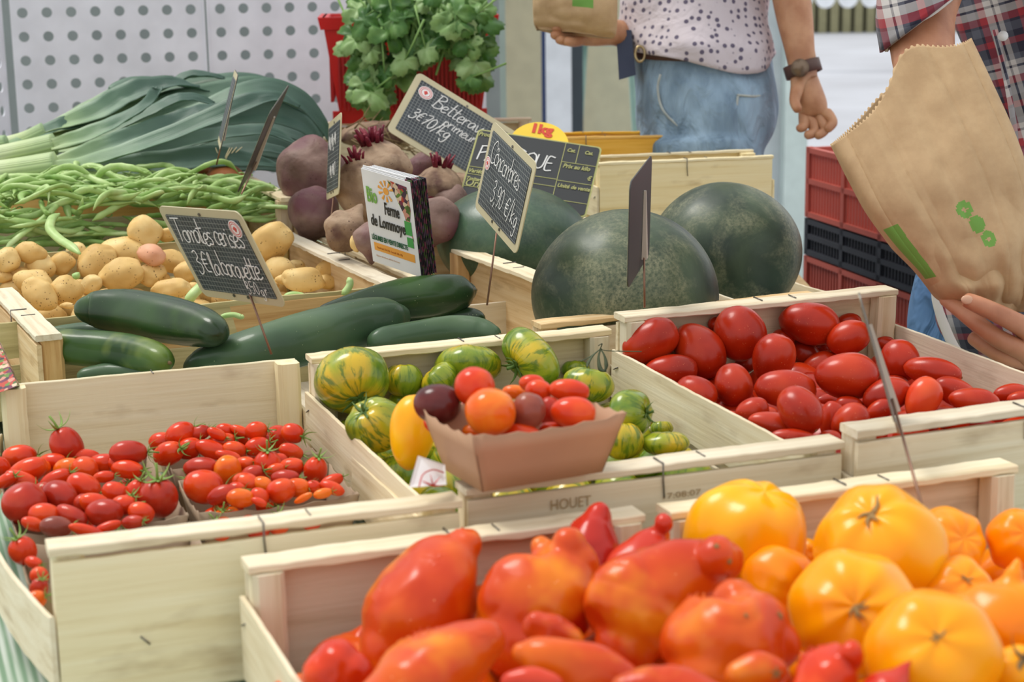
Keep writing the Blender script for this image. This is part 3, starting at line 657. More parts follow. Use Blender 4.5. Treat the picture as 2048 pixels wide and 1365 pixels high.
for q in items:
    k = q['k']; b, _, a = q['s']; ratio = a/b
    ax = imdir(q['ang'], tow=[.1, .0, .35, .25, -.1][q['st']])
    if q['ang'] in (75, 55, 30, 12): ax = imdir(q['ang'], tow=.45)
    me = PL[k % 4]; bw = max(v.co.x for v in me.vertices)
    o = fruitobj('plum_tomato', me, [T_PLUM, T_PLUM, T_PLUM, T_PLUM, T_PLUMO][q['st']], q['P'], ax, (b/bw, b/bw, a), PLN[k], 'tomato', 'plum tomatoes in the right crate')
    if q['st'] in (2, 3) or k == 14:
        add_scar(o, b*.09)
    if k == 13:
        P = D(1200+1118/2.415, 550+482/2.415, depth(q['P'])-b*.96); lf = tube([P, P+imdir(-65)*.004, P+imdir(50)*.012], .0001, 4)
        L = [P+imdir(250)*.014, P+imdir(240)*.008, P, P+imdir(60)*.010, P+imdir(55)*.016]
        v, f = tube(L, [.0005, .0007, .005, .006, .003], 8, .15, upv=-fwd)
        me = mesh('leaf', v, f, True, plain('dry_dark_leaf', (58, 40, 44), .6)); put('dry_leaf', me, o.matrix_world.inverted(), o)
# ---- striped tomatoes: crop (560, 640) at 2.904
S_ = lambda x, y: (560+x/2.904, 640+y/2.904)
ZEB = [(420, 352, 205, 186, (.3, -.75, -.55), .012, 'large green striped tomato in the back left corner, its calyx pointing down', 1), (718, 350, 108, 98, (0, .3, 1), -.012, 'small dark green striped tomato between the left and middle large ones', 0),
 (560, 612, 172, 166, (-.45, -.5, .75), .0, 'yellow green striped tomato by the left side slat with a fresh calyx on top', 2), (1092, 262, 186, 112, (0, .5, 1), .008, 'green striped tomato with a long white scar, behind the red ones', 3),
 (925, 345, 110, 80, (-.7, 0, .8), -.002, 'pale green striped tomato with a thin stem, behind the purple one', 4), (1455, 222, 194, 128, (-.75, -.4, -.3), .02, 'biggest kidney shaped green striped tomato at the back, calyx at its left', 5),
 (1715, 285, 80, 52, (0, .3, 1), -.012, 'small green striped tomato against the back board at right', 0), (1795, 375, 142, 102, (.2, .2, 1), .0, 'yellow striped tomato at the right behind the card punnet', 0),
 (2036, 545, 138, 140, (.92, -.42, .12), .008, 'yellow green striped tomato with a curly calyx pointing right', 6), (1990, 700, 116, 110, (0, .3, 1), -.010, 'dark striped tomato low behind the right end of the punnet', 0),
 (2238, 718, 134, 72, (0, .2, 1), -.014, 'low flat striped tomato at the front right behind the rail', 0), (2218, 628, 64, 42, (0, .3, 1), -.026, 'small green striped tomato squeezed beneath the curly calyx one', 0), (690, 470, 60, 50, (0, .3, 1), -.02, 'small striped tomato just above the yellow tomato', 0),
 (1300, 520, 120, 100, (0, .3, 1), -.03, 'striped tomato hidden low behind the punnet in the middle', 0), (2090, 860, 110, 60, (0, .3, 1), -.03, 'striped tomato low against the front board', 0),
 (470, 480, 100, 90, (.2, .3, 1), -.034, 'striped tomato deep under the one in the back left corner', 0), (640, 700, 110, 96, (.2, .3, 1), -.036, 'striped tomato deep by the left side slat near the white card', 0), (860, 420, 100, 90, (.2, .3, 1), -.036, 'striped tomato deep in the back, behind the purple tomato', 0), (1640, 420, 110, 90, (.2, .3, 1), -.036, 'striped tomato deep under the yellow striped one', 0), (2180, 600, 110, 96, (.2, .3, 1), -.044, 'striped tomato deep by the right side slat', 0), (2300, 800, 100, 80, (.2, .3, 1), -.044, 'striped tomato deep in the front right corner', 0)]
items = []
for k, (x, y, a, b, ax, dz, lb, st) in enumerate(ZEB):
    px, py = S_(x, y); a /= 2.904; b /= 2.904; P = inside('striped', px, py, .842+dz, (a+b)/2*1.5/F); d = depth(P)
    items.append(dict(px=px, py=py, P=P, r=(a+b)/2*d/F, s=[a*d/F, a*d/F, b*d/F], ax=ax, st=st, lb=lb, k=k))
relax(items, 'striped')
for q in items:
    a, _, b = q['s']; me = ZBM[q['k'] % 3]; k = q['k']
    m = me.copy(); fx = max(v.co.x for v in me.vertices)
    ax = V(q['ax']).normalized(); a *= 1.06; b *= 1.08; sc_ = (a+b)/2
    if abs(ax.z) > .7: size = (a/fx, a/fx, b/.80*.98)
    else: size = (b*1.0, b*1.0, a)
    if k == 5: size = (b*1.35, b*1.05, a*.78)
    if k in (0, 8): size = (a*.98, a*.98, a*1.08)
    o = fruitobj('striped_tomato', me, T_ZEB, q['P'], ax, size, q['lb'], 'tomato', 'green striped tomatoes in the middle crate')
    if q['st'] in (1, 2, 5, 6): add_calyx(o, a*.62, k, CAL, .0)
    if q['st'] == 3:
        v, f = tube([D(560+(1032+t*52)/2.904, 640+(168+t*t*112)/2.904, depth(q['P'])-b*(1.0+.25*sin(t*2.6))) for t in (0, .2, .4, .6, .8, 1)], [.0004, .0012, .0009, .0012, .0009, .0005], 6)
        put('white_scar', mesh('s', v, f, True, plain('white_scar', (226, 216, 180), .7)), o.matrix_world.inverted(), o)
    if q['st'] == 4:
        P = D(560+815/2.904, 640+400/2.904, depth(q['P'])-.005); v, f = tube([P, P+up*.012+ri*.001, P+up*.018+ri*.006], [.0012, .0010, .0012], 6)
        put('stem', mesh('s', v, f, True, CALYX), o.matrix_world.inverted(), o)
# the yellow pear shaped tomato beside the punnet and the dried stem
P = inside('striped', 560+768/2.904, 640+650/2.904, .862, .02); d = depth(P)
fruitobj('yellow_tomato', PL[1], T_OR, P, imdir(-84, -.1), (45*d/F/.74*1.0, 45*d/F/.74, 76*d/F), 'long yellow orange tomato standing behind the left end of the card punnet', 'tomato', None)
parts = []
for k, L in enumerate([[(2100, 185), (1900, 180), (1860, 165)], [(1860, 170), (1800, 215), (1745, 243)], [(1860, 170), (1820, 205), (1790, 250), (1785, 275)], [(1862, 170), (1850, 220), (1860, 285), (1895, 300)], [(1862, 168), (1885, 210), (1895, 260), (1888, 300)], [(1860, 170), (1870, 140), (1850, 150)]]):
    P = [D(560+x/2.904, 640+y/2.904, 1.62-.004*j) for j, (x, y) in enumerate(L)]
    parts.append(tube(catmull(P, 4), [.0008] if False else [.0007, .0012, .0022, .0007] if k in (2, 3, 4) else [.0007, .0007], 6, .6))
tag(put('dried_tomato_stem', mesh('s', *merge(parts), mats=fruit('withered_green', [(62, 70, 50), (84, 92, 68)], 60, .8, sss=0, coat=0))), 'withered grey green tomato stem hanging over the right corner of the striped tomato crate', 'stem')

# ---- card punnets
def punnet(name, label, m, Lx, Ly, H, fl=.012, mat=KRAFT, group=None, wavy=.0012):
    t = tag(empty('card_punnet', m), label, 'punnet', group); T = .0009
    bx, by = Lx/2-fl, Ly/2-fl; n = 14; vs, fs = [], []
    def side(p0, p1, q0, q1, nrm):   # bottom edge p0-p1, top edge q0-q1
        vs, fs = [], []
        for off in (0, T):
            for j in (0, 1, 2, 3):
                for i in range(n+1):
                    u = i/n; a = V(p0).lerp(V(p1), u); b = V(q0).lerp(V(q1), u); c = a.lerp(b, j/3)
                    if j == 3: c.z += wavy*sin(u*pi*9)*1.0-.0035*sin(u*pi)
                    vs.append(c-V(nrm)*off)
        K = (n+1)*4
        for j in range(3):
            for i in range(n):
                a = j*(n+1)+i; fs.append((a, a+1, a+n+2, a+n+1)); fs.append((K+a, K+a+n+1, K+a+n+2, K+a+1))
        for i in range(n): a = 3*(n+1)+i; fs.append((a, a+1, K+a+1, K+a)); a = i; fs.append((a, K+a, K+a+1, a+1))
        for j in range(3):
            a = j*(n+1); fs.append((a, a+n+1, K+a+n+1, K+a)); a += n; fs.append((a, K+a, K+a+n+1, a+n+1))
        return vs, fs
    X, Y = Lx/2, Ly/2
    b = [(-bx, -by, 0), (bx, -by, 0), (bx, by, 0), (-bx, by, 0)]; tp = [(-X, -Y, H), (X, -Y, H), (X, Y, H), (-X, Y, H)]
    nr = [(0, -1, 0), (1, 0, 0), (0, 1, 0), (-1, 0, 0)]
    for k in range(4): put('side_panel', mesh('s', *side(b[k], b[(k+1) % 4], tp[k], tp[(k+1) % 4], nr[k]), mats=mat), None, t)
    put('base_panel', mesh('b', *box((0, 0, T/2), (bx*2, by*2, T)), False, mat), None, t)
    return t
def pm(P, yaw, tilt=0): return Matrix.Translation(P) @ Matrix.Rotation(radians(yaw), 4, 'Z') @ Matrix.Rotation(radians(tilt), 4, 'X')
# foreground punnet resting on the rails
A0 = onz(946, 873, .925); B0 = onz(1254, 826, .925); Ld = (B0-A0).length; yw = math.degrees(atan2((B0-A0).y, (B0-A0).x))
Rz = Matrix.Rotation(radians(yw), 4, 'Z'); PW = .088
cen = A0+Rz @ V((Ld/2, PW/2, 0)); cen.z = .925-.046
big = punnet('p', 'brown card punnet of mixed tomatoes resting across the crate rails in the centre', pm(cen, yw), Ld, PW, .046, fl=.013, mat=plain('smooth_kraft_card', (186, 146, 114), .7))
MIX = [(917, 490, 134, 118, T_BLACK, 'dark purple round tomato at the left end of the card punnet', 0, .008), (1130, 388, 118, 112, T_CH, 'round red tomato standing highest at the back of the card punnet', 1, .022), (1222, 535, 152, 136, T_CHO, 'biggest bright orange tomato in the middle of the card punnet', 2, .012),
 (1442, 532, 100, 108, T_BROWN, 'purplish brown tomato in the card punnet, right of the orange one', 3, .008), (962, 606, 122, 74, T_CH, 'red tomato at the front left edge of the card punnet', 0, -.014), (1398, 660, 112, 58, T_CH, 'red tomato at the front edge of the punnet below the brown one', 1, -.006),
 (1466, 370, 74, 52, T_CH, 'red tomato at the back of the card punnet, right of the tallest', 2, .010), (1502, 412, 76, 64, T_CH, 'small oval red tomato second in the punnet back row', 3, .010), (1682, 412, 116, 68, T_CH, 'oval red tomato on top at the right end of the card punnet', 1, .012),
 (1706, 542, 128, 96, T_CH, 'oval red tomato with a small green sepal at the right of the punnet', 2, .006), (1562, 528, 66, 80, T_CHD, 'red tomato between the brown and the sepal bearing one', 3, .0), (1360, 420, 66, 42, T_CHO, 'small orange red tomato hidden behind the big orange one', 0, -.002),
 (1130, 650, 70, 44, T_CHO, 'tomato tucked under the big orange one at the front edge', 1, -.010), (1575, 640, 68, 46, T_CH, 'small red tomato low at the front of the punnet, right of centre', 2, -.008), (1735, 640, 66, 40, T_CH, 'small red tomato at the front right edge of the punnet', 3, -.010), (1836, 612, 50, 34, T_CHD, 'smallest red tomato in the right corner of the punnet', 0, -.012), (1070, 520, 50, 50, T_CHD, 'red tomato wedged between the purple and orange ones', 1, -.008)]
for k, (x, y, a, b, mt, lb, mi_, dz) in enumerate(MIX):
    px, py = S_(x, y); P = onz(px, py, .918+dz); d = depth(P); a = a/2.904*d/F; b = b/2.904*d/F
    hor = a > b*1.12; ax = imdir(5 if hor else -80, .15)
    me = CHM[[0, 1, 2, 3][mi_] if not hor else [1, 3][mi_ % 2]]; fz = max(v.co.z for v in me.vertices)
    o = fruitobj('cherry_tomato', me, mt, P, ax, (b, b, a/fz) if hor else (a, a, b/fz), lb, 'tomato', 'mixed tomatoes in the foreground punnet')
    if k in (9,):
        Q = D(*S_(1658, 492), d-b*.97); v, f = tube([Q, Q+up*.004+ri*.0006, Q+up*.008+ri*.001], [.0012, .0022, .0006], 6, .4, upv=-fwd); put('sepal', mesh('s', v, f, True, CALYX), o.matrix_world.inverted(), o)
    if k in (15, 13): add_calyx(o, b*.7, k, CAL)
    if k == 0: put('stem_scar', SPOT, o.matrix_world.inverted() @ frame(D(*S_(965, 478), d-b*.93), -fwd) @ Matrix.Scale(.0022, 4), o)

# ---- cherry tomato punnets: crop (0, 800) at 2.409
Z_ = lambda x, y: (x/2.409, 800+y/2.409)
CH = {
 'back right': [(780, 205, 56, 44), (870, 165, 62, 50), (812, 260, 70, 52), (912, 235, 56, 46), (962, 160, 46, 32), (1045, 165, 42, 24), (1080, 150, 42, 32), (1062, 212, 70, 44), (1022, 242, 70, 40), (1140, 190, 50, 40), (1160, 152, 46, 22), (1236, 150, 46, 40), (1240, 227, 54, 42), (1266, 192, 40, 26), (1335, 190, 56, 62), (1410, 162, 50, 42), (1404, 250, 52, 34), (950, 205, 40, 30), (1130, 240, 50, 36)],
 'front right': [(968, 328, 76, 46), (982, 420, 84, 74), (1098, 342, 60, 66), (1100, 272, 56, 24), (1180, 312, 48, 34), (1216, 362, 52, 40), (1186, 402, 60, 45), (1290, 312, 62, 58), (1350, 292, 34, 30), (1406, 326, 56, 42), (1376, 378, 62, 36), (1520, 340, 52, 58), (1430, 425, 56, 42), (1352, 440, 66, 54), (1266, 408, 44, 34), (1250, 466, 42, 36), (1250, 494, 36, 18), (1072, 460, 66, 42), (1160, 475, 58, 42), (1600, 392, 50, 28), (1602, 426, 56, 28), (1462, 474, 44, 16), (1512, 420, 34, 28), (1556, 452, 40, 22), (1330, 340, 40, 30), (1140, 430, 40, 30)],
 'back left': [(322, 220, 68, 78), (98, 275, 72, 52), (8, 322, 36, 46), (130, 346, 92, 54), (252, 302, 64, 40), (322, 330, 60, 44), (412, 275, 62, 34), (488, 310, 66, 44), (620, 256, 76, 52), (614, 336, 70, 40), (410, 332, 58, 52), (106, 386, 72, 36), (268, 384, 70, 38), (502, 372, 44, 26), (200, 330, 40, 36), (555, 310, 40, 30), (30, 390, 50, 30)],
 'front left': [(118, 500, 96, 88), (214, 442, 46, 40), (290, 466, 80, 66), (404, 422, 76, 58), (216, 556, 66, 52), (346, 558, 76, 38), (504, 545, 84, 60), (458, 500, 64, 44), (560, 452, 60, 48), (660, 447, 50, 56), (766, 472, 84, 82), (592, 512, 56, 46), (682, 546, 56, 46), (270, 612, 66, 46), (420, 632, 76, 26), (522, 612, 56, 22), (160, 470, 40, 40), (620, 500, 40, 40), (640, 590, 50, 30), (160, 600, 50, 30), (400, 500, 40, 40)],
 'far left': [(110, 727, 60, 60), (162, 785, 42, 26), (186, 915, 40, 52), (172, 965, 46, 40), (190, 850, 40, 40)]}
PC = {'back right': ((735, 150), (1478, 185)), 'front right': ((862, 345), (1700, 440)), 'back left': ((-60, 300), (712, 295)), 'front left': ((18, 432), (850, 500)), 'far left': ((30, 690), (520, 800))}
# punnets stand in a 2 by 3 grid inside the crate, turned with it
t_, W_c, L_c, H_c, m_c = CR['cherry']
GRID = {'front right': (.203, .290), 'back right': (.203, .432), 'front left': (.059, .288), 'back left': (.057, .402), 'far left': (.058, .160)}
for key, (gx, gy) in GRID.items():
    P = m_c @ V((gx, gy, .015)); pz = P.z
    punnet('p', 'brown card punnet of cherry tomatoes, the %s one in its crate' % key.replace('far left', 'nearest left'), m_c @ Matrix.Translation((gx, gy, .016)), .136, .105 if key != 'far left' else .10, .05, fl=.010, mat=plain('grey_kraft_card', (168, 146, 120), .75) if key == 'front right' else bpy.data.materials['grey_kraft_card'] if 'grey_kraft_card' in bpy.data.materials else KRAFT, group='cherry tomato punnets')
allch = []
def fill_at(x, y, z):
    p = pix(m_c @ V((x, y, z))); return (p[0]*2.409, (p[1]-800)*2.409, 50, 46, z)
for key, L in CH.items():
    gx, gy = GRID[key]; its = []; rf = random.Random(key)
    if key != 'far left': L = L+[tuple(q+0 for q in fill_at(gx+rf.uniform(-.048, .048), gy+rf.uniform(-.036, .036), .040)) for _ in range(12)]
    for k, (x, y, a, b, *fz_) in enumerate(L):
        px, py = Z_(x, y); P = onz(px, py, .790 if fz_ else .812); d = depth(P); a_, b_ = a*1.13/2.409*d/F, b*1.13/2.409*d/F
        if not fz_ and (y < 170 or (key == 'back left' and y < 260)): P = onz(px, py, .822); d = depth(P)
        its.append(dict(px=px, py=py, P=P, r=sqrt(a_*b_), s=[a_, a_, b_], k=k, key=key))
    relax(its, 'cherry', 40, .8)
    allch += its
    nm = {}
    rows = bands(its, 4 if len(its) > 10 else 1)
    for r_, row in enumerate(rows):
        for j, q in enumerate(row): nm[q['k']] = 'cherry tomato in the %s punnet, %s %s' % (key.replace('far left', 'nearest left'), ROWN[len(rows)][r_] if len(rows) > 1 else 'row', ORDN[j])
    rnd = random.Random(len(L))
    for q in its:
        k = q['k']; a, _, b = q['s']; mt = [T_CH, T_CHO, T_CH, T_CHD, T_CH, T_CH, T_CH][rnd.randrange(7)]; word = {T_CH: 'red', T_CHO: 'orange red', T_CHD: 'dark red'}[mt]
        if key == 'front left' and k == 13: mt, word = T_BROWN, 'greenish brown'
        if a > .0155 or b > .0155: mt, word = (T_CHD if (k % 2 == 0 and a > .014) else T_CH), 'large red'
        hor = a > b*1.1; ax = imdir(rnd.uniform(-30, 30), rnd.uniform(-.3, .5)) if hor else (imdir(-90+rnd.uniform(-40, 40), rnd.uniform(.2, .9)))
        if key == 'back left' and k == 0: ax = imdir(-115, .2); hor = False
        me = CHM[[0, 2][k % 2] if not hor else [1, 3][k % 2]]; fz = max(v.co.z for v in me.vertices)
        o = fruitobj('cherry_tomato', me, mt, q['P'], ax, (b, b, a/fz) if hor else (a, a, b/fz), word+' '+nm[k], 'tomato', 'cherry tomatoes in the %s punnet' % key.replace('far left', 'nearest left'))
        if rnd.random() < .62 or (key == 'back left' and k in (0, 8)) or (key == 'far left' and k == 0) or (key == 'front left' and k == 10):
            add_calyx(o, min(a, b)*.95, k, CALC)
# ---------------------------------------------------------------- foreground: horned red tomatoes (pixels of the full photo)
def spine_tube(pts, d0, lean=.45, lobes=4, la=.05, seed=0, sides=36, n=7):
    cy = sum(p[1] for p in pts)/len(pts); C = []
    for p in pts:
        dd = (p[3] if len(p) > 3 else 0); d = d0-lean*(p[1]-cy)/F*d0+dd
        C.append((D(p[0], p[1], d), p[2]*d/F))
    P = catmull([c[0] for c in C], n); R = [max(q.x, .001) for q in catmull([V((c[1], 0, 0)) for c in C], n)]
    # rounded ends
    a, b = (P[0]-P[1]).normalized(), (P[-1]-P[-2]).normalized(); hd, tl = [], []
    for k in (90, 70, 45, 20): 
        s, c = sin(radians(k)), cos(radians(k)); hd.append((P[0]+a*R[0]*s, R[0]*max(c, .05))); tl.append((P[-1]+b*R[-1]*s, R[-1]*max(c, .05)))
    PP = [h[0] for h in hd]+P+[h[0] for h in tl[::-1]]; RR = [h[1] for h in hd]+R+[h[1] for h in tl[::-1]]
    rg = lambda an, t: 1+la*cos(lobes*an+seed+1.5*t)+.5*la*cos((lobes-1)*an+seed*2)
    return tube(PP, RR, sides, ridge=rg, upv=-fwd)
def ball(px, py, r, d):
    c = D(px, py, d); R = r*d/F; return sphere(lambda t, p: c+V((sin(t)*cos(p), sin(t)*sin(p), cos(t)))*R, 20, 14)
def horned(label, pts, zc, mat=None, balls=(), lobes=4, la=.05, seed=0, lean=.45, dd=0, stem=None, scar=None, key='red', it=9):
    cx = sum(p[0] for p in pts)/len(pts); cy = sum(p[1] for p in pts)/len(pts); d0 = depth(onz(cx, cy, zc))+dd
    parts = [spine_tube(pts, d0, lean, lobes, la, seed)]+[ball(b[0], b[1], b[2], d0+b[3]) for b in balls]
    me = remeshed('horned_tomato', parts, .0032 if it == 4 else .0017, mat or T_CORN, it)
    for v in me.vertices:
        v.co += v.normal*(.0036*nz(v.co, 26, seed)+.0016*nz(v.co, 60, seed)-.0007*max(0, .10-abs(nz(v.co, 18, seed+9)))*8)
    c = D(cx, cy, d0); me.transform(Matrix.Translation(-c)); o = put('horned_tomato', me, Matrix.Translation(c)); tag(o, label, 'tomato', 'horned tomatoes in the front crate')
    if scar:
        for sx, sy, s in scar:
            P = D(sx, sy, d0-.5); dirn = ray(sx, sy).normalized(); ok, hit, nn, _ = o.ray_cast(P-c, dirn)
            if ok:
                vs = []
                for k in range(5):
                    a_ = k*1.256+s; q = frame((0, 0, 0), nn); e_ = q @ V((cos(a_)*s*.001, sin(a_)*s*.001, 0)); vs.append(tube([hit, hit+e_*.6+nn*.0002, hit+e_], [.0007, .0006, .0002], 5))
                put('stem_scar', mesh('s', *merge(vs), mats=CORK), None, o)
    return o, d0
H = horned
H('long horned tomato with a narrow shoulder, leftmost of the tall ones', [(926, 1092, 40), (910, 1112, 62), (882, 1150, 90), (848, 1205, 106), (805, 1258, 96), (772, 1298, 60)], .842, seed=1, lobes=3, la=.05)
H('dark red pointed tomato standing behind the others against the rail', [(1196, 1034, 32), (1188, 1062, 50), (1180, 1105, 62), (1186, 1150, 54)], .852, T_CORNR, seed=2, lobes=3, la=.02)
H('pinkish horned tomato with a small dark shoulder bump in the middle', [(1082, 1096, 26), (1102, 1130, 76), (1088, 1178, 108), (1062, 1228, 114), (1050, 1275, 92)], .850, it=12, balls=[(1136, 1088, 36, .0), (1150, 1128, 50, .004)], seed=3, lobes=3, la=.03)
H('tomato with a round bright red nub pointing up beside the orange ones', [(1322, 1066, 22), (1306, 1090, 42), (1288, 1120, 54), (1262, 1150, 58)], .852, T_CORNR, balls=[(1327, 1046, 20, -.004)], seed=4, la=.02)
H('largest lumpy horned tomato slanting from lower left to a dark right shoulder', [(1446, 1124, 46), (1400, 1138, 64), (1340, 1164, 84), (1278, 1208, 106), (1262, 1258, 102), (1250, 1290, 66)], .858, T_CORN, balls=[(1436, 1118, 46, -.006)], seed=5, lobes=3, la=.05, scar=[(1433, 1093, 2.2), (1459, 1124, 2.2)])
H('broad folded tomato with star scar in front of the largest one', [(1470, 1200, 46), (1482, 1232, 90), (1464, 1266, 114), (1440, 1310, 116), (1430, 1350, 90)], .866, T_CORN, balls=[(1552, 1292, 50, -.002), (1400, 1290, 50, -.004)], seed=6, lobes=4, la=.06, scar=[(1560, 1232, 3.2), (1492, 1232, 1.5)])
H('smooth tomato lying in the bottom left foreground, cut by the picture edge', [(968, 1280, 42), (938, 1300, 64), (890, 1334, 86), (835, 1375, 98), (790, 1410, 80)], .862, seed=7, lobes=3, la=.03)
o, d0 = H('small round tomato with green sepals at the left end of the front crate', [(655, 1352, 50), (675, 1345, 62), (695, 1352, 52)], .835, T_CH, seed=8, lobes=5, la=.03)
for q in ((648, 1335, 25, 40), (708, 1345, -20, 30)):
    a = D(q[0], q[1], d0-.021); v, f = tube([a, a+(ri*q[2]*.3-up*q[3]*.6)*(d0/F)-fwd*.001, a+(ri*q[2]-up*q[3])*(d0/F)], [.0006, .0022, .0006], 6, .4, upv=-fwd); put('sepal', mesh('s', v, f, mats=CALYX), o.matrix_world.inverted(), o)
H('small lobed tomato wedged between the pinkish one and the stalked one', [(1070, 1255, 30), (1100, 1262, 42), (1135, 1280, 38)], .862, balls=[(1075, 1245, 26, 0)], seed=9, lobes=4, la=.08)
o, d0 = H('slim orange red horned tomato with a green curly stalk at its left end', [(1042, 1303, 22), (1066, 1306, 38), (1120, 1322, 50), (1185, 1342, 52), (1245, 1364, 40)], .872, seed=10, lobes=3, la=.03)
vs = []
for L in ([(1045, 1300), (1030, 1292), (1018, 1290), (1024, 1272)], [(1042, 1308), (1020, 1312), (1004, 1308)], [(1045, 1318), (1022, 1330), (1000, 1330), (988, 1345)], [(1048, 1312), (1030, 1340), (1010, 1350)], [(1030, 1300), (1032, 1280), (1024, 1262), (1026, 1240)]):
    vs.append(tube(catmull([D(x, y, d0-.004) for x, y in L], 5), [.0026, .0020, .0016, .0007], 7, .6, upv=-fwd))
put('calyx', mesh('c', *merge(vs), mats=CALYX), o.matrix_world.inverted(), o)
H('orange streaked tomato at the bottom edge in the middle of the picture', [(1250, 1380, 26), (1310, 1376, 40), (1390, 1384, 40), (1440, 1392, 24)], .888, seed=11, la=.03)
H('small tomato with a dark triangular scar at the bottom of the crate divider', [(1480, 1352, 28), (1515, 1342, 38), (1550, 1345, 30)], .872, seed=12, la=.03, scar=[(1553, 1348, 4)])
H('red tomato with a smooth round nub at the bottom, beside the orange ones', [(1700, 1322, 30), (1682, 1330, 52), (1655, 1355, 66), (1640, 1385, 60)], .880, T_CH, balls=[(1702, 1302, 20, -.012), (1706, 1314, 20, -.010)], seed=13, la=.02)
H('dark pointed tomato tip poking up at the bottom edge', [(1822, 1322, 7), (1806, 1344, 20), (1782, 1378, 48), (1770, 1400, 50)], .885, T_CORNR, seed=14, la=.02)
H('dark little tomato end below the green curly stalk', [(1020, 1364, 20), (1060, 1362, 28), (1100, 1372, 26)], .872, T_CORNR, seed=15, la=.02)
for i, (x, y, a) in enumerate(((720, 1290, 50), (960, 1220, 60), (1230, 1180, 60), (1200, 1330, 80), (1340, 1340, 90), (600, 1400, 60), (1560, 1400, 70), (1000, 1180, 60), (900, 1400, 60), (1390, 1240, 70))):
    H('red tomato mostly buried low in the front crate, '+['below the leftmost tall one', 'behind the smooth foreground one', 'under the tomato with the nub', 'under the stalked one', 'between the two biggest', 'at the near left corner', 'at the near right corner', 'behind the pinkish one', 'at the near edge', 'beneath the largest lumpy one'][i],
      [(x-a*.5, y, a*.6), (x, y+4, a), (x+a*.5, y+8, a*.6)], .800, seed=20+i, it=4)

# ---------------------------------------------------------------- orange tomatoes
def fax(dx, dy, tow=None):
    k = sqrt(dx*dx+dy*dy); tow = sqrt(max(.05, 1-k*k)) if tow is None else tow
    return (ri*dx-up*dy-fwd*tow).normalized()
def cork(o, P_, size, arms=4, seed=0):
    """cracked corky scar at local point along z"""
    rnd = random.Random(seed); vs = []
    zt = o.data.vertices[0].co.z
    for k in range(arms):
        a = rnd.uniform(0, 6.28); l = size*rnd.uniform(.5, 1.2)
        vs.append(tube([V((0, 0, zt+.0003)), V((cos(a)*l*.5, sin(a)*l*.5, zt+.0012)), V((cos(a+.3)*l, sin(a+.3)*l, zt+.0016+l*.06))], [size*.16, size*.12, size*.03], 5, .5))
    return put('stem_scar', mesh('cork', *merge(vs), mats=CORK), None, o)
def silb(a, h, ax):
    c2 = (ax[0]**2+ax[1]**2)/(ax[0]**2+ax[1]**2+ax[2]**2); return min(max(sqrt(max(h*h-a*a*(1-c2), 1))/sqrt(max(c2, .05)), .58*a), .95*a)
OR = [ # px, py, half w, half h, z, axis, label, mat, scar, ribs mesh
 (1492, 1080, 124, 74, .842, (.3, -.9, .25), 'yellow orange tomato with a brown spot, leftmost under the back rail', T_OR, 0, .0),
 (1761, 1104, 136, 112, .868, (-.25, -.62, .60), 'biggest orange tomato with a long cracked scar and a dimple', T_OR, .016, 1),
 (1893, 1092, 76, 92, .838, (.3, -.3, .8), 'deep orange tomato half hidden behind the biggest one', T_ORD, 0, 2),
 (2034, 1080, 64, 58, .842, (0, -.3, .8), 'deep orange tomato cut by the right picture edge under the rail', T_ORD, 0, 3),
 (1556, 1164, 72, 48, .832, (.5, .2, .6), 'small orange tomato with a green calyx, left of centre', T_ORD, -1, 2),
 (1708, 1228, 134, 92, .862, (-.15, -.25, .9), 'flat yellow orange tomato with radiating ribs and a star shaped scar', T_OR, .010, 1),
 (1912, 1192, 76, 68, .846, (.1, -.55, .75), 'orange tomato with a small cork scar right of the star scarred one', T_ORD, .006, 0),
 (1862, 1318, 142, 94, .878, (-.1, -.45, .8), 'yellow orange tomato nearest the viewer at the bottom right', T_OR, .008, 3),
 (1616, 1104, 26, 34, .822, (0, 0, 1), 'orange tomato peeping out left of the biggest one', T_ORD, 0, 2),
 (2030, 1345, 52, 46, .866, (.2, -.6, .6), 'orange tomato with a dried brown calyx in the bottom right corner', T_OR, -2, 0),
 (1612, 1160, 30, 30, .820, (0, 0, 1), 'orange tomato in the gap behind the star scarred one', T_ORD, 0, 1),
 (1800, 1200, 60, 60, .812, (0, 0, 1), 'orange tomato buried below the biggest one', T_ORD, 0, 1),
 (1950, 1290, 60, 60, .812, (0, 0, 1), 'orange tomato buried below the horned orange one', T_ORD, 0, 1),
 (1640, 1330, 60, 50, .830, (0, 0, 1), 'orange tomato low by the divider slat', T_ORD, 0, 0)]
its = []
for k, (x, y, a, b, z, ax, lb, mt, scr, mi_) in enumerate(OR):
    P = inside('orange', x, y, z, (a+b)/2*1.05/F, .024); d = depth(P)
    its.append(dict(px=x, py=y, P=P, r=(a+b)/2*d/F, s=[a*d/F, a*d/F, b*d/F], k=k))
relax(its, 'orange', 50, .72)
for q in its:
    x, y, _, _, z, ax, lb, mt, scr, mi_ = OR[q['k']]; a, _, b = q['s']; b = silb(a, b, ax); me = ORM[int(mi_) % 4]
    fx = max(v.co.x for v in me.vertices); fz = max(v.co.z for v in me.vertices)
    o = fruitobj('orange_tomato', me, mt, q['P'], fax(*ax), (a/fx, a/fx, (b/fz)*.98), lb, 'tomato', 'orange tomatoes in the front right crate')
    if scr > 0: cork(o, None, scr*.8, 5, q['k'])
    if scr == -1: add_calyx(o, a*.35, 1, CAL)
    if scr == -2:
        c_ = add_calyx(o, a*.9, 2, CALC); c_.data = withmat(CALC[2], DRYC)
    if q['k'] == 0:
        put('brown_spot', SPOT, o.matrix_world.inverted() @ frame(D(1566, 1082, depth(q['P'])-b*.70), fax(.62, -.05)) @ Matrix.Scale(.0045, 4), o)
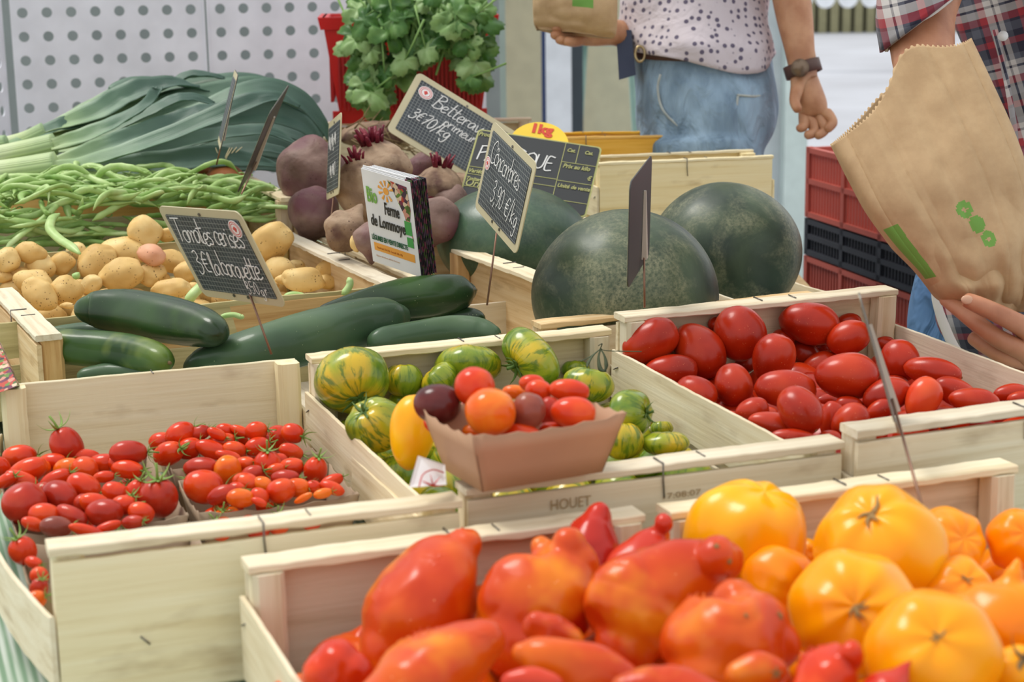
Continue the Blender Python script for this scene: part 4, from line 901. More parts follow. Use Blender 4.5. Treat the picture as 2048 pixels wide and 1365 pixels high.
H2, d0 = horned('orange tomato with a curved horn at the right picture edge', [(1920, 1220, 34), (1955, 1228, 62), (2000, 1245, 76), (2050, 1240, 70)], .872, T_ORD, balls=[(2020, 1175, 24, 0), (2028, 1150, 17, 0), (2034, 1130, 11, 0), (2036, 1118, 6, 0), (2008, 1198, 36, 0)], seed=31, lobes=4, la=.03)
H2['group'] = 'orange tomatoes in the front right crate'; H2.name = 'orange_tomato'
v, f = tube(catmull([D(1945, 1252, d0-.017), D(1985, 1262, d0-.0225), D(2030, 1278, d0-.020), D(2046, 1284, d0-.018)], 6), [.0004, .0007, .001], 6); put('stitched_scar', mesh('s', v, f, mats=CORK), H2.matrix_world.inverted(), H2)

# ---------------------------------------------------------------- potatoes: crop (0, 400) at 2.923
POTS = [(45, 355, 78, 76, 0, 0), (180, 310, 92, 64, 10, 0), (236, 386, 104, 74, 15, .004), (360, 372, 66, 76, 60, 0), (105, 430, 70, 44, 0, -.01), (20, 452, 60, 34, 0, -.01), (192, 480, 124, 80, 10, -.002), (232, 552, 118, 86, 35, .004), (388, 534, 90, 92, -70, .004),
 (456, 492, 46, 34, 0, -.012), (535, 496, 66, 54, -20, .0), (565, 366, 124, 102, -30, .010), (720, 300, 144, 90, 4, .008), (846, 190, 104, 94, 55, .030), (714, 432, 124, 98, -10, .010), (888, 325, 90, 62, 12, .030), (890, 440, 72, 84, 80, .004), (1010, 362, 66, 104, -70, .010),
 (1092, 420, 62, 76, 70, .006), (1004, 520, 114, 74, -2, .0), (986, 545, 46, 20, 0, -.006), (1112, 522, 70, 38, -15, -.002), (390, 618, 48, 22, 0, -.004), (985, 205, 36, 62, 80, .02), (1580, 246, 142, 112, -28, .034), (1640, 410, 92, 74, 5, .0), (1732, 388, 52, 42, 0, -.006),
 (1658, 466, 54, 36, 0, -.004), (1770, 466, 128, 74, 6, .0), (1926, 406, 82, 68, -20, .0), (965, 456, 30, 26, 0, -.01), (1250, 330, 90, 70, 0, -.004), (1380, 380, 90, 70, 20, -.01), (1250, 480, 90, 60, 0, -.01), (1450, 440, 90, 70, 0, -.012), (470, 590, 60, 40, 0, -.02), (640, 560, 80, 50, 0, -.02), (1900, 480, 70, 50, 0, -.014), (800, 560, 80, 40, 0, -.02), (90, 520, 80, 60, 0, -.016), (450, 300, 60, 50, 0, -.02), (1560, 500, 70, 40, 0, -.014)]
items = []
mP = CR['potato'][4].inverted()
for k, (x, y, a, b, ang, dz) in enumerate(POTS):
    px, py = x/2.923, 400+y/2.923; P = onz(px, py, .846+dz); d = depth(P)
    for _ in range(60):
        l = mP @ P
        if l.x > .44-.03: P = P+ray(px, py)*.004
        elif l.x < .03: P = P-ray(px, py)*.004
        else: break
    d = depth(P); a_, b_ = a*1.06/2.923*d/F, b*1.06/2.923*d/F
    items.append(dict(px=px, py=py, P=P, r=sqrt(a_*b_), s=[b_, b_, a_], ang=ang, k=k))
relax(items, 'potato', 0)
PN = {13: 'tall round potato standing highest behind the middle of the heap', 15: 'small pinkish potato in the middle of the heap', 24: 'large smooth potato right of the tomato price sign', 14: 'large round speckled potato at the front centre of the heap', 29: 'round potato in the right corner by the pale corner post', 28: 'flat speckled potato lying along the front slat at right', 11: 'large potato with an eye on top, left of the big speckled one'}
for r_, row in enumerate(bands([q for q in items if q['k'] not in PN], 4)):
    for j, q in enumerate(row): PN[q['k']] = 'yellow potato in the %s of the potato crate, %s' % (ROWN[4][r_], ORDN[j])
for q in items:
    b, _, a = q['s']; me = PTM[q['k'] % 5]; fx = max(v.co.x for v in me.vertices); fz = max(v.co.z for v in me.vertices)
    fruitobj('potato', me, POTP if q['k'] == 15 else POT, q['P'], imdir(q['ang'], random.Random(q['k']).uniform(-.1, .4)), (b/fx, b/fx, a/fz), PN[q['k']], 'potato', 'potatoes in the crate')
P = D(711, 487, 2.16); fruitobj('potato', PTM[1], POT, P, imdir(80), (.0085, .0085, .0105), 'tiny spotted potato lying between the beetroots left of the leaflets', 'potato', None)

# ---------------------------------------------------------------- cucumbers (pixels of the full photo)
def cucumber(label, pts, z, mat, seed, tail=True):
    C = [(onz(p[0], p[1], z+(p[3] if len(p) > 3 else 0)), p[2]) for p in pts]; C = [(c, r*depth(c)/F) for c, r in C]
    P = catmull([c[0] for c in C], 9); R = [q.x for q in catmull([V((c[1], 0, 0)) for c in C], 9)]
    a, b = (P[0]-P[1]).normalized(), (P[-1]-P[-2]).normalized(); hd, tl = [], []
    for k in (88, 66, 44, 22):
        s, c = sin(radians(k)), cos(radians(k)); hd.append((P[0]+a*R[0]*s*.9, R[0]*max(c, .06))); tl.append((P[-1]+b*R[-1]*s*.9, R[-1]*max(c, .06)))
    PP = [h[0] for h in hd]+P+[h[0] for h in tl[::-1]]; RR = [h[1] for h in hd]+R+[h[1] for h in tl[::-1]]
    for _ in range(5): RR = [RR[0]]+[(RR[i-1]+RR[i]*2+RR[i+1])/4 for i in range(1, len(RR)-1)]+[RR[-1]]
    v, f = tube(PP, RR, 40, ridge=lambda an, t: 1+.018*cos(5*an+seed)+.012*nz((cos(an)*2, sin(an)*2, t*9), 1.6, seed)+.010*max(0, nz((cos(an)*5, sin(an)*5, t*30), 1.5, seed)-.25)*3)
    me = mesh('cucumber', v, f, mats=mat); c = P[len(P)//2].copy(); me.transform(Matrix.Translation(-c))
    o = put('cucumber', me, Matrix.Translation(c)); tag(o, label, 'cucumber', 'cucumbers in the crate')
    if tail:
        t = PP[-1]; v, f = tube([t-b*.002, t+b*.0025], [.0024, .0016], 8); put('stem_end', mesh('e', v, f, mats=DRYC), Matrix.Translation(-c), o)
    return o
cucumber('dark glossy cucumber lying on top at the left of its crate', [(176, 619, 31), (200, 619, 39), (260, 624, 46), (330, 638, 48), (395, 652, 42), (432, 664, 31)], .884, CUC, 1, False)
cucumber('cucumber with a yellowing right end beneath the top one', [(90, 690, 34), (150, 695, 36), (230, 702, 38), (290, 712, 36), (325, 722, 28)], .856, CUCY, 2)
cucumber('blue green cucumber showing only its back behind the cherry tomato crate', [(168, 752, 16), (230, 748, 24), (290, 752, 24), (325, 758, 14)], .836, CUCG, 3, False)
cucumber('longest cucumber running diagonally under the price sign spike', [(398, 736, 36, -.026), (440, 726, 44, -.018), (520, 704, 51, -.005), (620, 676, 54), (710, 652, 52), (768, 640, 46), (795, 634, 30)], .862, CUCG, 4)
cucumber('dark cucumber with a pointed tip lying behind the longest one', [(650, 628, 20), (720, 612, 30), (800, 600, 42), (870, 592, 42), (918, 586, 36), (936, 583, 20)], .872, CUC, 5)
cucumber('bumpy cucumber with a brown crack at the right, half hidden by the rail', [(760, 684, 30), (830, 672, 30), (900, 663, 32), (955, 664, 30), (985, 668, 20)], .852, CUCG, 6)
cucumber('cucumber low behind the striped tomato rail', [(700, 702, 22), (790, 698, 22), (870, 694, 20)], .828, CUCG, 7, False)
cucumber('grey green cucumber peeping out behind the top one at left', [(110, 672, 20), (180, 668, 24), (240, 672, 20)], .852, CUCG, 8, False)
cucumber('cucumber in the shadow under the dark pointed one', [(800, 650, 26), (880, 640, 28), (950, 640, 24)], .842, CUC, 9, False)

# ---------------------------------------------------------------- watermelons
def melon(label, px, py, a, b, z, mat, seed, ax=(0, 0, 1)):
    P = onz(px, py, z); d = depth(P); A, B = a*d/F, b*d/F
    def f(t, p):
        q = V((sin(t)*cos(p), sin(t)*sin(p), cos(t))); r = 1+.012*nz(q, 1.3, seed)+.004*cos(10*p)*sin(t); return V((q.x*A*r, q.y*A*r, q.z*B*r))
    v, fc = sphere(f, 64, 44); o = put('watermelon', mesh('melon', v, fc, mats=mat), frame(P, ax)); tag(o, label, 'watermelon', 'watermelons')
M1 = melon('smooth dark watermelon behind the Concombres sign', 1028, 484, 156, 112, .872, WMS, 1, (.1, .1, 1))
M2 = melon('dusty watermelon with brown mottling in front, behind the dark backed sign', 1250, 592, 187, 172, .868, WM, 2, (0, .1, 1))
M3 = melon('watermelon with two tiny yellow green spots, the one at right', 1451, 506, 152, 140, .862, WM, 3, (.15, 0, 1))

# ---------------------------------------------------------------- beetroots (full pixels)
def beetroot(label, px, py, r, d, ax, mat, seed, stubs=0, root=None, sq=1.0):
    P = D(px, py, d); R = r*d/F; o = fruitobj('beetroot', BTM[seed % 3], mat, P, ax, (R, R, R*sq), label, 'beetroot', 'beetroots in the heap')
    if stubs:
        rnd = random.Random(seed+5); vs = []; zt = o.data.vertices[0].co.z-.004
        for k in range(stubs):
            a = rnd.uniform(0, 6.28); l = rnd.uniform(.18, .55)*R; rr = R*.085; s = R*rnd.uniform(.02, .34)
            B = V((cos(a)*s, sin(a)*s, zt)); T = B+V((cos(a)*l*.45, sin(a)*l*.45, l)); v, f = tube([B, B.lerp(T, .5)+V((0, 0, .002)), T], [rr, rr*.85, rr*rnd.uniform(.3, .8)], 7, .7); vs.append((v, f))
        put('leaf_stubs', mesh('stubs', *merge(vs), mats=BEETR), None, o)
    if root:
        C = [D(x, y, d+dd) for x, y, dd in root]; v, f = tube(catmull(C, 5), [R*.16, R*.07, R*.03], 8); put('root', mesh('root', v, f, mats=BEETB), o.matrix_world.inverted(), o)
    return o
beetroot('large smooth purple brown beetroot, leftmost above the potato crate', 622, 346, 68, 2.52, (.2, -.3, 1), BEET, 1, 0, sq=1.15)
beetroot('earthy beetroot with a tuft of dark red stubs on top', 756, 338, 70, 2.44, (-.2, -.1, 1), BEETB, 2, 24, [(706, 330, -.03), (690, 350, -.05), (672, 372, -.06)], .8)
beetroot('long rough beetroot tapering down behind the leaflets', 722, 378, 52, 2.30, (-.15, -.3, 1), BEETB, 3, 12, [(718, 430, 0), (728, 470, 0), (740, 500, 0)], 1.3)
beetroot('grey pink beetroot behind the one with bright stubs', 850, 342, 40, 2.60, (0, 0, 1), BEET, 4)
beetroot('rough beetroot with bright purple stubs right of the leaflets', 876, 380, 56, 2.42, (.15, .0, 1), BEETB, 5, 20, sq=.85)
beetroot('plain beetroot low right of the leaflets', 876, 440, 48, 2.26, (.4, 0, 1), BEET, 6)
beetroot('beetroot with pink stalk ends behind the low one', 900, 408, 40, 2.40, (-.8, -.2, .5), BEET, 7, 9)
beetroot('round beetroot resting on the rail of the potato crate', 690, 462, 44, 2.20, (-.4, -.3, -.6), BEETB, 8, 0, [(640, 470, -.03), (655, 440, -.04), (625, 415, -.05)])
beetroot('dark beetroot in the shade under the large smooth one', 630, 425, 54, 2.45, (.3, 0, 1), BEET, 9)
beetroot('beetroot half hidden by the left edge of the leaflets', 742, 478, 36, 2.16, (0, 0, 1), BEET, 10)
beetroot('beetroot with a cut top at the right of the heap', 925, 385, 40, 2.50, (.7, -.2, .4), BEETB, 11, 6)
beetroot('beetroot at the bottom of the heap behind the rail', 800, 440, 56, 2.45, (.3, 0, 1), BEETB, 12)
# ---------------------------------------------------------------- green beans
def beanmesh(seed, mat):
    rnd = random.Random(seed); L = rnd.uniform(.085, .125); c = rnd.uniform(-.022, .022); c2 = rnd.uniform(-.010, .010); n = 16
    P = [V((L*(t-.5), c*(1-(2*t-1)**2)+c2*sin(6.28*t), .003*sin(5*t+seed))) for t in [i/n for i in range(n+1)]]
    R = [.0007, .0026]+[.0047+.0004*sin(i*2.1+seed) for i in range(n-4)]+[.0032, .0014, .0005]
    a = tube(P, R, 9, .68, upv=(0, 0, 1)); b = tube([P[-1], P[-1]+V((.004, .002, .001)), P[-1]+V((.008, .001, .003))], [.0012, .0008, .0017], 5)
    return mesh('bean', *merge([a, b]), mats=mat)
BM = [beanmesh(i, BEAN if i % 3 else BEAND) for i in range(12)]
rnd = random.Random(11); mB = CR['bean'][4]
for k in range(300):
    v_, u_ = rnd.uniform(.10, .585), rnd.uniform(.012, .29)
    if k % 5 == 0: u_ = rnd.uniform(.235, .292)
    s = (1-((v_-.32)/.30)**2)*(1-((u_-.17)/.20)**2)
    lay = k/300
    z = .150+.045*max(0, s)-.022*(1-lay)+rnd.uniform(-.004, .004)
    if k % 5 == 0: z = rnd.uniform(.098, .150)
    yaw = rnd.gauss(pi/2, .75 if k % 5 else .25); R_ = Matrix.Rotation(yaw, 4, 'Z') @ Matrix.Rotation(rnd.gauss(0, .12), 4, 'Y') @ Matrix.Rotation(rnd.uniform(0, 6.28), 4, 'X')
    half = .05*abs(sin(yaw)); v_ = min(v_, .60-half-.002) if abs(v_-.6) < half else v_
    o = put('green_bean', BM[rnd.randrange(12)], mB @ Matrix.Translation((u_, v_, z)) @ R_)
    tag(o, 'pale green bean lying among the others in the heaped bean crate', 'bean', 'green beans in the heap')
def bean_at(label, pts, r=.0046, z=None, mat=BEAN):
    P = catmull([D(*p) for p in pts], 6); n = len(P)-1
    v, f = tube(P, [r*(.2+min(1, 6*min(i/n+.02, 1-i/n+.02))*.8) for i in range(n+1)], 9, .7); c = P[0].copy(); me = mesh('bean', v, f, mats=mat); me.transform(Matrix.Translation(-c))
    tag(put('green_bean', me, Matrix.Translation(c)), label, 'bean', None)
bean_at('curved bean hanging over the slat onto the potatoes, left of centre', [(118, 428, 2.25), (104, 438, 2.22), (100, 458, 2.2), (118, 478, 2.18), (140, 492, 2.16), (160, 508, 2.14)], .0062)
bean_at('bean standing upright at the far left of the bean heap', [(120, 340, 2.52), (124, 375, 2.48), (132, 405, 2.45), (140, 440, 2.42)], .006)
bean_at('bean standing beside the upright one with a crooked tip', [(116, 345, 2.5), (112, 375, 2.48), (104, 400, 2.47), (100, 420, 2.46)], .0055)
bean_at('long bean crossing the left of the heap diagonally', [(130, 392, 2.42), (100, 425, 2.38), (70, 450, 2.36), (30, 480, 2.34), (10, 500, 2.33)], .0048)
bean_at('long straight bean along the back of the heap under the dark sign', [(280, 335, 2.6), (320, 350, 2.58), (380, 360, 2.56), (440, 362, 2.55), (500, 350, 2.54)], .0052)
bean_at('flat pale bean fallen between potato and cucumber crates beneath the price sign', [(372, 608, 1.99), (385, 590, 1.99), (400, 575, 2.0), (412, 560, 2.01)], .0085)
bean_at('bean tip with a curly stalk sticking out above the dark cucumber', [(435, 640, 1.9), (450, 632, 1.9), (468, 630, 1.9), (482, 634, 1.9), (486, 630, 1.9)], .0042)
bean_at('pointed bean leaning on the pale corner post right of the potatoes', [(684, 590, 2.0), (694, 580, 2.0), (700, 568, 2.0), (697, 555, 2.0)], .006)
bean_at('loose bean lying in the gap right of the price sign', [(566, 597, 2.02), (580, 590, 2.02), (596, 590, 2.02), (612, 595, 2.02)], .0052)
bean_at('dark bean tip between the upper potatoes', [(146, 556, 2.1), (152, 552, 2.1), (160, 552, 2.1)], .006, mat=BEAND)
bean_at('green stalk bent like a hook behind the leaflets', [(835, 556, 2.0), (848, 540, 2.0), (862, 536, 2.0), (866, 545, 2.0), (868, 552, 2.0)], .0016)
# ---------------------------------------------------------------- leeks
def attrmat():
    q = N('leek_skin'); at = q.n('Attribute', attribute_name='along'); v = q.coords((1, 1, 1)); 
    tcn = q.n('Attribute', attribute_name='across'); w = q.math('SINE', q.math('MULTIPLY', tcn.outputs['Fac'], 70)); g = q.noise(v, 14, 3)
    f = q.math('ADD', at.outputs['Fac'], q.math('MULTIPLY', q.math('ADD', g, -.5), .3))
    col = q.ramp(f, [(0, lin((226, 230, 196))), (.16, lin((194, 212, 150))), (.34, lin((150, 178, 128))), (.55, lin((108, 138, 112))), (.8, lin((80, 108, 92))), (1, lin((62, 90, 78)))])
    col = q.mix(q.math('MULTIPLY', q.math('ADD', w, 1), .16), col, lin((30, 60, 44)))
    q.bump(w, .25, .0008); return q.set(color=col, rough=.42, spec=.4, sss=.04, sssr=(.01, .02, .01), ssss=1)
LEEK = attrmat()
def ribbon(pts, wid, fold=.35, t0=.15, t1=1.0, twist=0, n=8, seed=0):
    """folded strap leaf through (px, py, depth) points; width in metres"""
    P = catmull([D(*p) for p in pts], n); N_ = len(P); m = 9; vs, fs, al, ac = [], [], [], []; u = None
    for i in range(N_):
        t = (P[min(i+1, N_-1)]-P[max(i-1, 0)]).normalized(); q = i/(N_-1)
        nrm = (V((0, -.55, .83))-t*V((0, -.55, .83)).dot(t)).normalized(); a = twist*q+.25*sin(q*5+seed); s = t.cross(nrm); s, nrm = s*cos(a)+nrm*sin(a), nrm*cos(a)-s*sin(a)
        wd = 1.3*wid*min(1, .55+q*2)*(1-max(0, q-.62)**1.4*3.2 if q > .62 else 1); wd = max(wd, .001)
        for k in range(m):
            c = 2*k/(m-1)-1; vs.append(P[i]+s*(c*wd/2)+nrm*(-(1-abs(c))*fold*wd/2+.0022*nz((c*2, q*9, seed), 1.3)*1.2)); al.append(t0+(t1-t0)*min(1, q*1.25)); ac.append(c)
    for i in range(N_-1):
        for k in range(m-1): a = i*m+k; fs.append((a, a+1, a+m+1, a+m))
    return vs, fs, al, ac
def leek(label, shaft, leaves, seed=0):
    c = D(*shaft[0][:2], shaft[0][2]); t = empty('leek', c); tag(t, label, 'leek', 'leeks in a bundle')
    def mk(name, vs, fs, al, ac, solid=0):
        me = mesh(name, [V(v)-c for v in vs], fs, mats=LEEK)
        for nm, L in (('along', al), ('across', ac)):
            at = me.attributes.new(nm, 'FLOAT', 'POINT'); at.data.foreach_set('value', L)
        o = put(name, me, None, t)
        if solid: s = o.modifiers.new('thickness', 'SOLIDIFY'); s.thickness = solid
    P = catmull([D(x, y, d) for x, y, d, r in shaft], 8); R = [q.x for q in catmull([V((r*d/F, 0, 0)) for x, y, d, r in shaft], 8)]; sd_ = 24
    v, f = tube(P, R, sd_, ridge=lambda a, q: 1+.03*cos(7*a)); n = len(P)
    mk('shaft', v, f, [(.02+.28*(i//sd_)/(n-1)) for i in range(len(v))], [cos(2*pi*(i % sd_)/sd_) for i in range(len(v))])
    for k, (pts, w_, fold, tw) in enumerate(leaves): mk('leaf', *ribbon(pts, w_, fold, .22, 1, tw, seed=seed+k), solid=.0012)
def dp(L, d0, d1): n = len(L)-1; return [(x, y, d0+(d1-d0)*i/n) for i, (x, y) in enumerate(L)]
leek('front leek with a thick pale shaft above the bean crate', [(-60, 352, 2.56, 24), (0, 346, 2.56, 25), (60, 338, 2.56, 26), (112, 330, 2.56, 27)],
     [(dp([(100, 330), (160, 322), (240, 300), (330, 268), (420, 232), (500, 200), (556, 192), (600, 214)], 2.54, 2.6), .030, .5, .3),
      (dp([(105, 340), (160, 338), (240, 332), (330, 322), (420, 312), (500, 318), (560, 330)], 2.56, 2.62), .030, .4, -.2),
      (dp([(100, 325), (180, 300), (260, 270), (340, 240), (400, 214), (440, 205)], 2.57, 2.66), .026, .5, .2),
      (dp([(110, 334), (190, 328), (280, 300), (380, 276), (470, 262), (540, 262), (600, 290)], 2.58, 2.66), .030, .4, 0)], 1)
leek('second leek whose leaves sweep in a long arch to the right', [(-60, 322, 2.64, 20), (0, 312, 2.64, 21), (60, 300, 2.64, 22), (110, 288, 2.64, 22)],
     [(dp([(100, 290), (170, 268), (240, 236), (290, 205), (312, 178), (316, 174)], 2.62, 2.64), .026, .5, .2), (dp([(105, 292), (190, 266), (280, 230), (340, 200), (380, 192), (430, 206)], 2.63, 2.7), .030, .4, .3),
      (dp([(105, 298), (200, 280), (300, 250), (400, 215), (480, 180), (540, 172), (600, 196), (640, 240), (660, 280)], 2.66, 2.76), .034, .4, .3), (dp([(110, 296), (220, 276), (330, 250), (450, 228), (540, 222), (610, 250), (650, 300)], 2.68, 2.74), .034, .3, -.2)], 11)
leek('back leek with dark arched leaves against the perforated panels', [(-50, 300, 2.76, 16), (0, 292, 2.76, 16), (50, 280, 2.76, 17), (90, 262, 2.76, 18)],
     [(dp([(80, 262), (140, 238), (200, 215), (250, 185), (300, 168), (352, 162), (400, 172)], 2.76, 2.82), .034, .5, .2), (dp([(85, 260), (160, 232), (230, 195), (252, 172), (300, 162), (360, 166), (420, 182)], 2.80, 2.86), .036, .3, .4),
      (dp([(90, 264), (190, 245), (300, 220), (400, 190), (500, 170), (570, 180), (620, 215), (655, 262)], 2.8, 2.9), .036, .4, -.3)], 21)
leek('leek whose tips curl over with a brown edge at the top of the bundle', [(40, 290, 2.86, 14), (90, 268, 2.86, 15), (140, 240, 2.86, 16)],
     [(dp([(130, 244), (220, 210), (300, 180), (345, 162), (372, 148), (410, 146), (450, 156)], 2.86, 2.9), .026, .5, .5), (dp([(130, 240), (240, 205), (340, 170), (430, 160), (500, 162), (560, 178), (600, 200)], 2.88, 2.95), .034, .3, .2)], 31)
leek('low leek with dull flat leaves behind the beans and the tall signs', [(-30, 372, 2.66, 14), (60, 368, 2.66, 14), (120, 350, 2.66, 16)],
     [(dp([(110, 350), (200, 344), (300, 338), (400, 318), (500, 296), (560, 300), (610, 330)], 2.68, 2.74), .034, .2, .1), (dp([(115, 352), (220, 352), (330, 344), (420, 338), (520, 330), (600, 345)], 2.7, 2.76), .036, .2, 0),
      (dp([(120, 350), (230, 330), (330, 296), (430, 270), (520, 250), (600, 270), (640, 310)], 2.74, 2.8), .040, .2, .2), (dp([(120, 350), (260, 340), (380, 300), (480, 285), (570, 300), (620, 330)], 2.78, 2.84), .044, .2, -.1)], 41)
leek('leek with a pale tip at the far left edge of the picture', [(-60, 300, 2.7, 16), (-20, 292, 2.7, 18), (14, 286, 2.7, 16)], [(dp([(10, 288), (50, 276), (110, 250), (160, 240), (230, 222)], 2.72, 2.8), .026, .5, .2)], 51)
# ---------------------------------------------------------------- leaflets
LX, LZ = V((.718, -.685, -.123)).normalized(), V((-.071, -.248, .966)); PAP = plain('white_paper', (238, 238, 238), .5)
m0 = signm(782, 446, 1.98, LX, LZ); LW, LH = .0815, .1165
def printmat(name, cols, sc_=180):
    q = N(name); vo = q.n('TexVoronoi'); vo.inputs['Scale'].default_value = sc_; q.l(q.coords(), vo.inputs['Vector']); s = q.n('SeparateXYZ'); 
    c2 = q.n('SeparateColor'); q.l(vo.outputs['Color'], c2.inputs[0]); n_ = len(cols)
    return q.set(color=q.ramp(c2.outputs[0], [(i/n_, lin(c)) for i, c in enumerate(cols)], 'CONSTANT'), rough=.5)
VEG = printmat('vegetable_photo_print', [(60, 40, 60), (96, 130, 50), (180, 60, 40), (200, 140, 120), (70, 96, 40), (214, 190, 160), (110, 40, 70)])
VEGD = printmat('dark_vegetable_photo_print', [(50, 36, 46), (70, 90, 50), (120, 60, 80), (90, 70, 90), (40, 40, 44)])
GRN = plain('green_print', (128, 184, 84), .5); DGR = plain('dark_green_print', (34, 96, 66), .5); ORG = plain('orange_print', (240, 168, 72), .5); INK = plain('dark_ink', (40, 44, 44), .5)
for k in range(10):
    off = .0013*k+.0002*k*k*.3; mm = m0 @ Matrix.Translation((.0006*k, off, .0008*(k in (2, 5)) +.0012*k*(k < 3))) @ Matrix.Rotation(.006*k, 4, 'Z')
    t = tag(empty('leaflet', mm), 'front leaflet with a farm name, standing before the beetroots' if k == 0 else 'white leaflet with a printed edge, tucked in the stack behind the front one', 'leaflet', 'stacked farm leaflets')
    put('sheet', mesh('s', *box((0, .0003, 0), (LW, .0006, LH)), False, PAP), None, t)
    if k: put('photo_strip', mesh('s', *box((LW/2-.005, .0003, 0), (.0107, .0009, LH+.0001)), False, VEGD), None, t); continue
    vs = [(x*LW, -.0004, z*LH) for x, z in ((.02, .46), (.42, .44), (.45, .2), (.40, .05), (.45, -.14), (.36, .0), (.30, .14), (.20, .26), (.12, .38))]
    put('photo_print', mesh('s', vs, [tuple(range(len(vs)))], False, VEG), None, t)
    for nm, s, x, z, sz, mt, bo, sx in (('company_name', 'Bio', -.44, .17, .026, GRN, .0006, .50), ('company_name', 'Ferme', -.10, .08, .021, INK, .0004, .46), ('company_name', 'de Lommoye', -.42, -.08, .020, INK, .0004, .55),
                              ('slogan', 'LÉGUMES EN VENTE DIRECTE', -.44, -.24, .0088, DGR, .0002, .52), ):
        ftext('printed_words', s, sz, mt, Matrix.Translation((x*LW, -.0009, z*LH)) @ XZ, t, bold=bo, sx=sx, shear=.1 if mt is INK else 0)
    put('orange_bar', mesh('s', *box((-.0*LW, -.0004, -.315*LH), (.84*LW, .0003, .085*LH)), False, ORG), None, t)
    ftext('bar_words', 'Vendredi 15h-19h  Samedi 10h-19h', .0038, plain('brown_print', (196, 126, 50), .5), Matrix.Translation((-.36*LW, -.0007, -.33*LH)) @ XZ, t, sx=.8)
    ftext('small_print', 'légumes de saison cultivés à la ferme', .003, plain('faded_print', (226, 200, 180), .5), Matrix.Translation((-.40*LW, -.0005, -.42*LH)) @ XZ, t, sx=.9)
    vs = []
    for j in range(9):
        a = radians(20+j*36); vs.append(tube([V((-.02*LW+cos(a)*.006, -.0006, .33*LH+sin(a)*.006)), V((-.02*LW+cos(a)*.013, -.0006, .33*LH+sin(a)*.013))], [.0006, .0019], 6, .2, upv=(0, 1, 0)))
    vs.append(disc(.0045, .0003, (-.02*LW, -.0004, .33*LH))); put('sun_logo', mesh('s', *merge(vs), False, ORG), None, t)
    put('green_badge', mesh('s', *merge([box((.36*LW, -.0005, .0*LH), (.011, .0003, .017)), box((.37*LW, -.0005, -.15*LH), (.010, .0003, .012))]), False, plain('badge_green', (70, 160, 80), .5)), None, t)

leek('leek with broad dusky leaves filling the back of the bundle', [(20, 300, 2.84, 14), (80, 286, 2.84, 15), (130, 266, 2.84, 16)],
     [(dp([(120, 268), (220, 240), (330, 206), (440, 186), (540, 190), (610, 226), (645, 276)], 2.86, 2.92), .050, .15, .1), (dp([(120, 270), (230, 262), (350, 250), (460, 246), (560, 262), (620, 300)], 2.88, 2.94), .055, .15, 0),
      (dp([(125, 272), (250, 290), (360, 300), (470, 300), (570, 316), (640, 340)], 2.86, 2.92), .050, .15, 0), (dp([(110, 262), (180, 226), (250, 196), (330, 178), (420, 176), (500, 196)], 2.9, 2.94), .050, .2, .1)], 71)
# ---------------------------------------------------------------- table and ground
RT = Matrix.Translation((-.034, 1.199, 0)) @ Matrix.Rotation(radians(20.4), 4, 'Z')
def cloth():
    q = N('striped_tablecloth'); tcn = q.n('TexCoord'); s = q.n('SeparateXYZ'); q.l(tcn.outputs['Object'], s.inputs[0])
    w = q.math('SINE', q.math('MULTIPLY', s.outputs['X'], 900)); w2 = q.noise(q.coords((60, 2, 2), False), 3, 3)
    return q.set(color=q.ramp(q.math('ADD', q.math('MULTIPLY', w, .2), w2), [(.3, lin((120, 150, 120))), (.55, lin((168, 184, 164))), (.8, lin((204, 212, 200)))]), rough=.8)
ta = tag(empty('side_table', Matrix.Translation((.26, 2.74, 0))), 'small table behind the watermelons under the two standing crates', 'table')
put('tabletop', mesh('t', *box((0, 0, TABLE-.032), (.44, .40, .024)), False, W_WARM), None, ta)
for sx in (-1, 1):
    for sy in (-1, 1): put('leg', mesh('l', *tube([(sx*.19, sy*.17, 0), (sx*.19, sy*.17, TABLE-.04)], .014, 10), mats=STEEL), None, ta)
t = tag(empty('market_table', RT), 'long market table covered by the striped cloth under all the crates', 'table')
TX0, TX1, TY0, TY1 = -1.15, .70, -.95, 2.05
put('tabletop', mesh('t', *box(((TX0+TX1)/2, (TY0+TY1)/2, TABLE-.018), (TX1-TX0, TY1-TY0, .028)), False, W_WARM), None, t)
for x in (TX0+.08, TX1-.08):
    for y in (TY0+.1, TY1-.1): put('leg', mesh('l', *tube([(x, y, 0), (x, y, TABLE-.03)], .018, 12), mats=STEEL), None, t)
vs = []; fs = []
def clothmesh():
    vs, fs = [], []; per = []
    n = 60
    for i in range(n): per.append((TX0+(TX1-TX0)*i/n, TY0))
    for i in range(n): per.append((TX1, TY0+(TY1-TY0)*i/n))
    for i in range(n): per.append((TX1-(TX1-TX0)*i/n, TY1))
    for i in range(n): per.append((TX0, TY1-(TY1-TY0)*i/n))
    L = len(per); cx, cy = (TX0+TX1)/2, (TY0+TY1)/2
    for j, (z, o_) in enumerate(((TABLE-.001, 0), (TABLE-.03, .006), (.55, .02), (.30, .035))):
        for k, (x, y) in enumerate(per):
            d = V((x-cx, y-cy, 0)); w_ = o_+(.012*sin(k*.9)*j/3 if j > 1 else 0); dx = (1 if x == TX1 else -1 if x == TX0 else 0); dy = (1 if y == TY1 else -1 if y == TY0 else 0)
            vs.append((x+dx*w_, y+dy*w_, z))
    for j in range(3):
        for k in range(L): k2 = (k+1) % L; fs.append((j*L+k, (j+1)*L+k, (j+1)*L+k2, j*L+k2))
    fs.append(tuple(range(L))); return vs, fs
o = put('tablecloth', mesh('c', *clothmesh(), mats=cloth()), RT); tag(o, 'pale green striped cloth over the market table, seen at the bottom left', 'tablecloth')
sm = o.modifiers.new('thickness', 'SOLIDIFY'); sm.thickness = .001
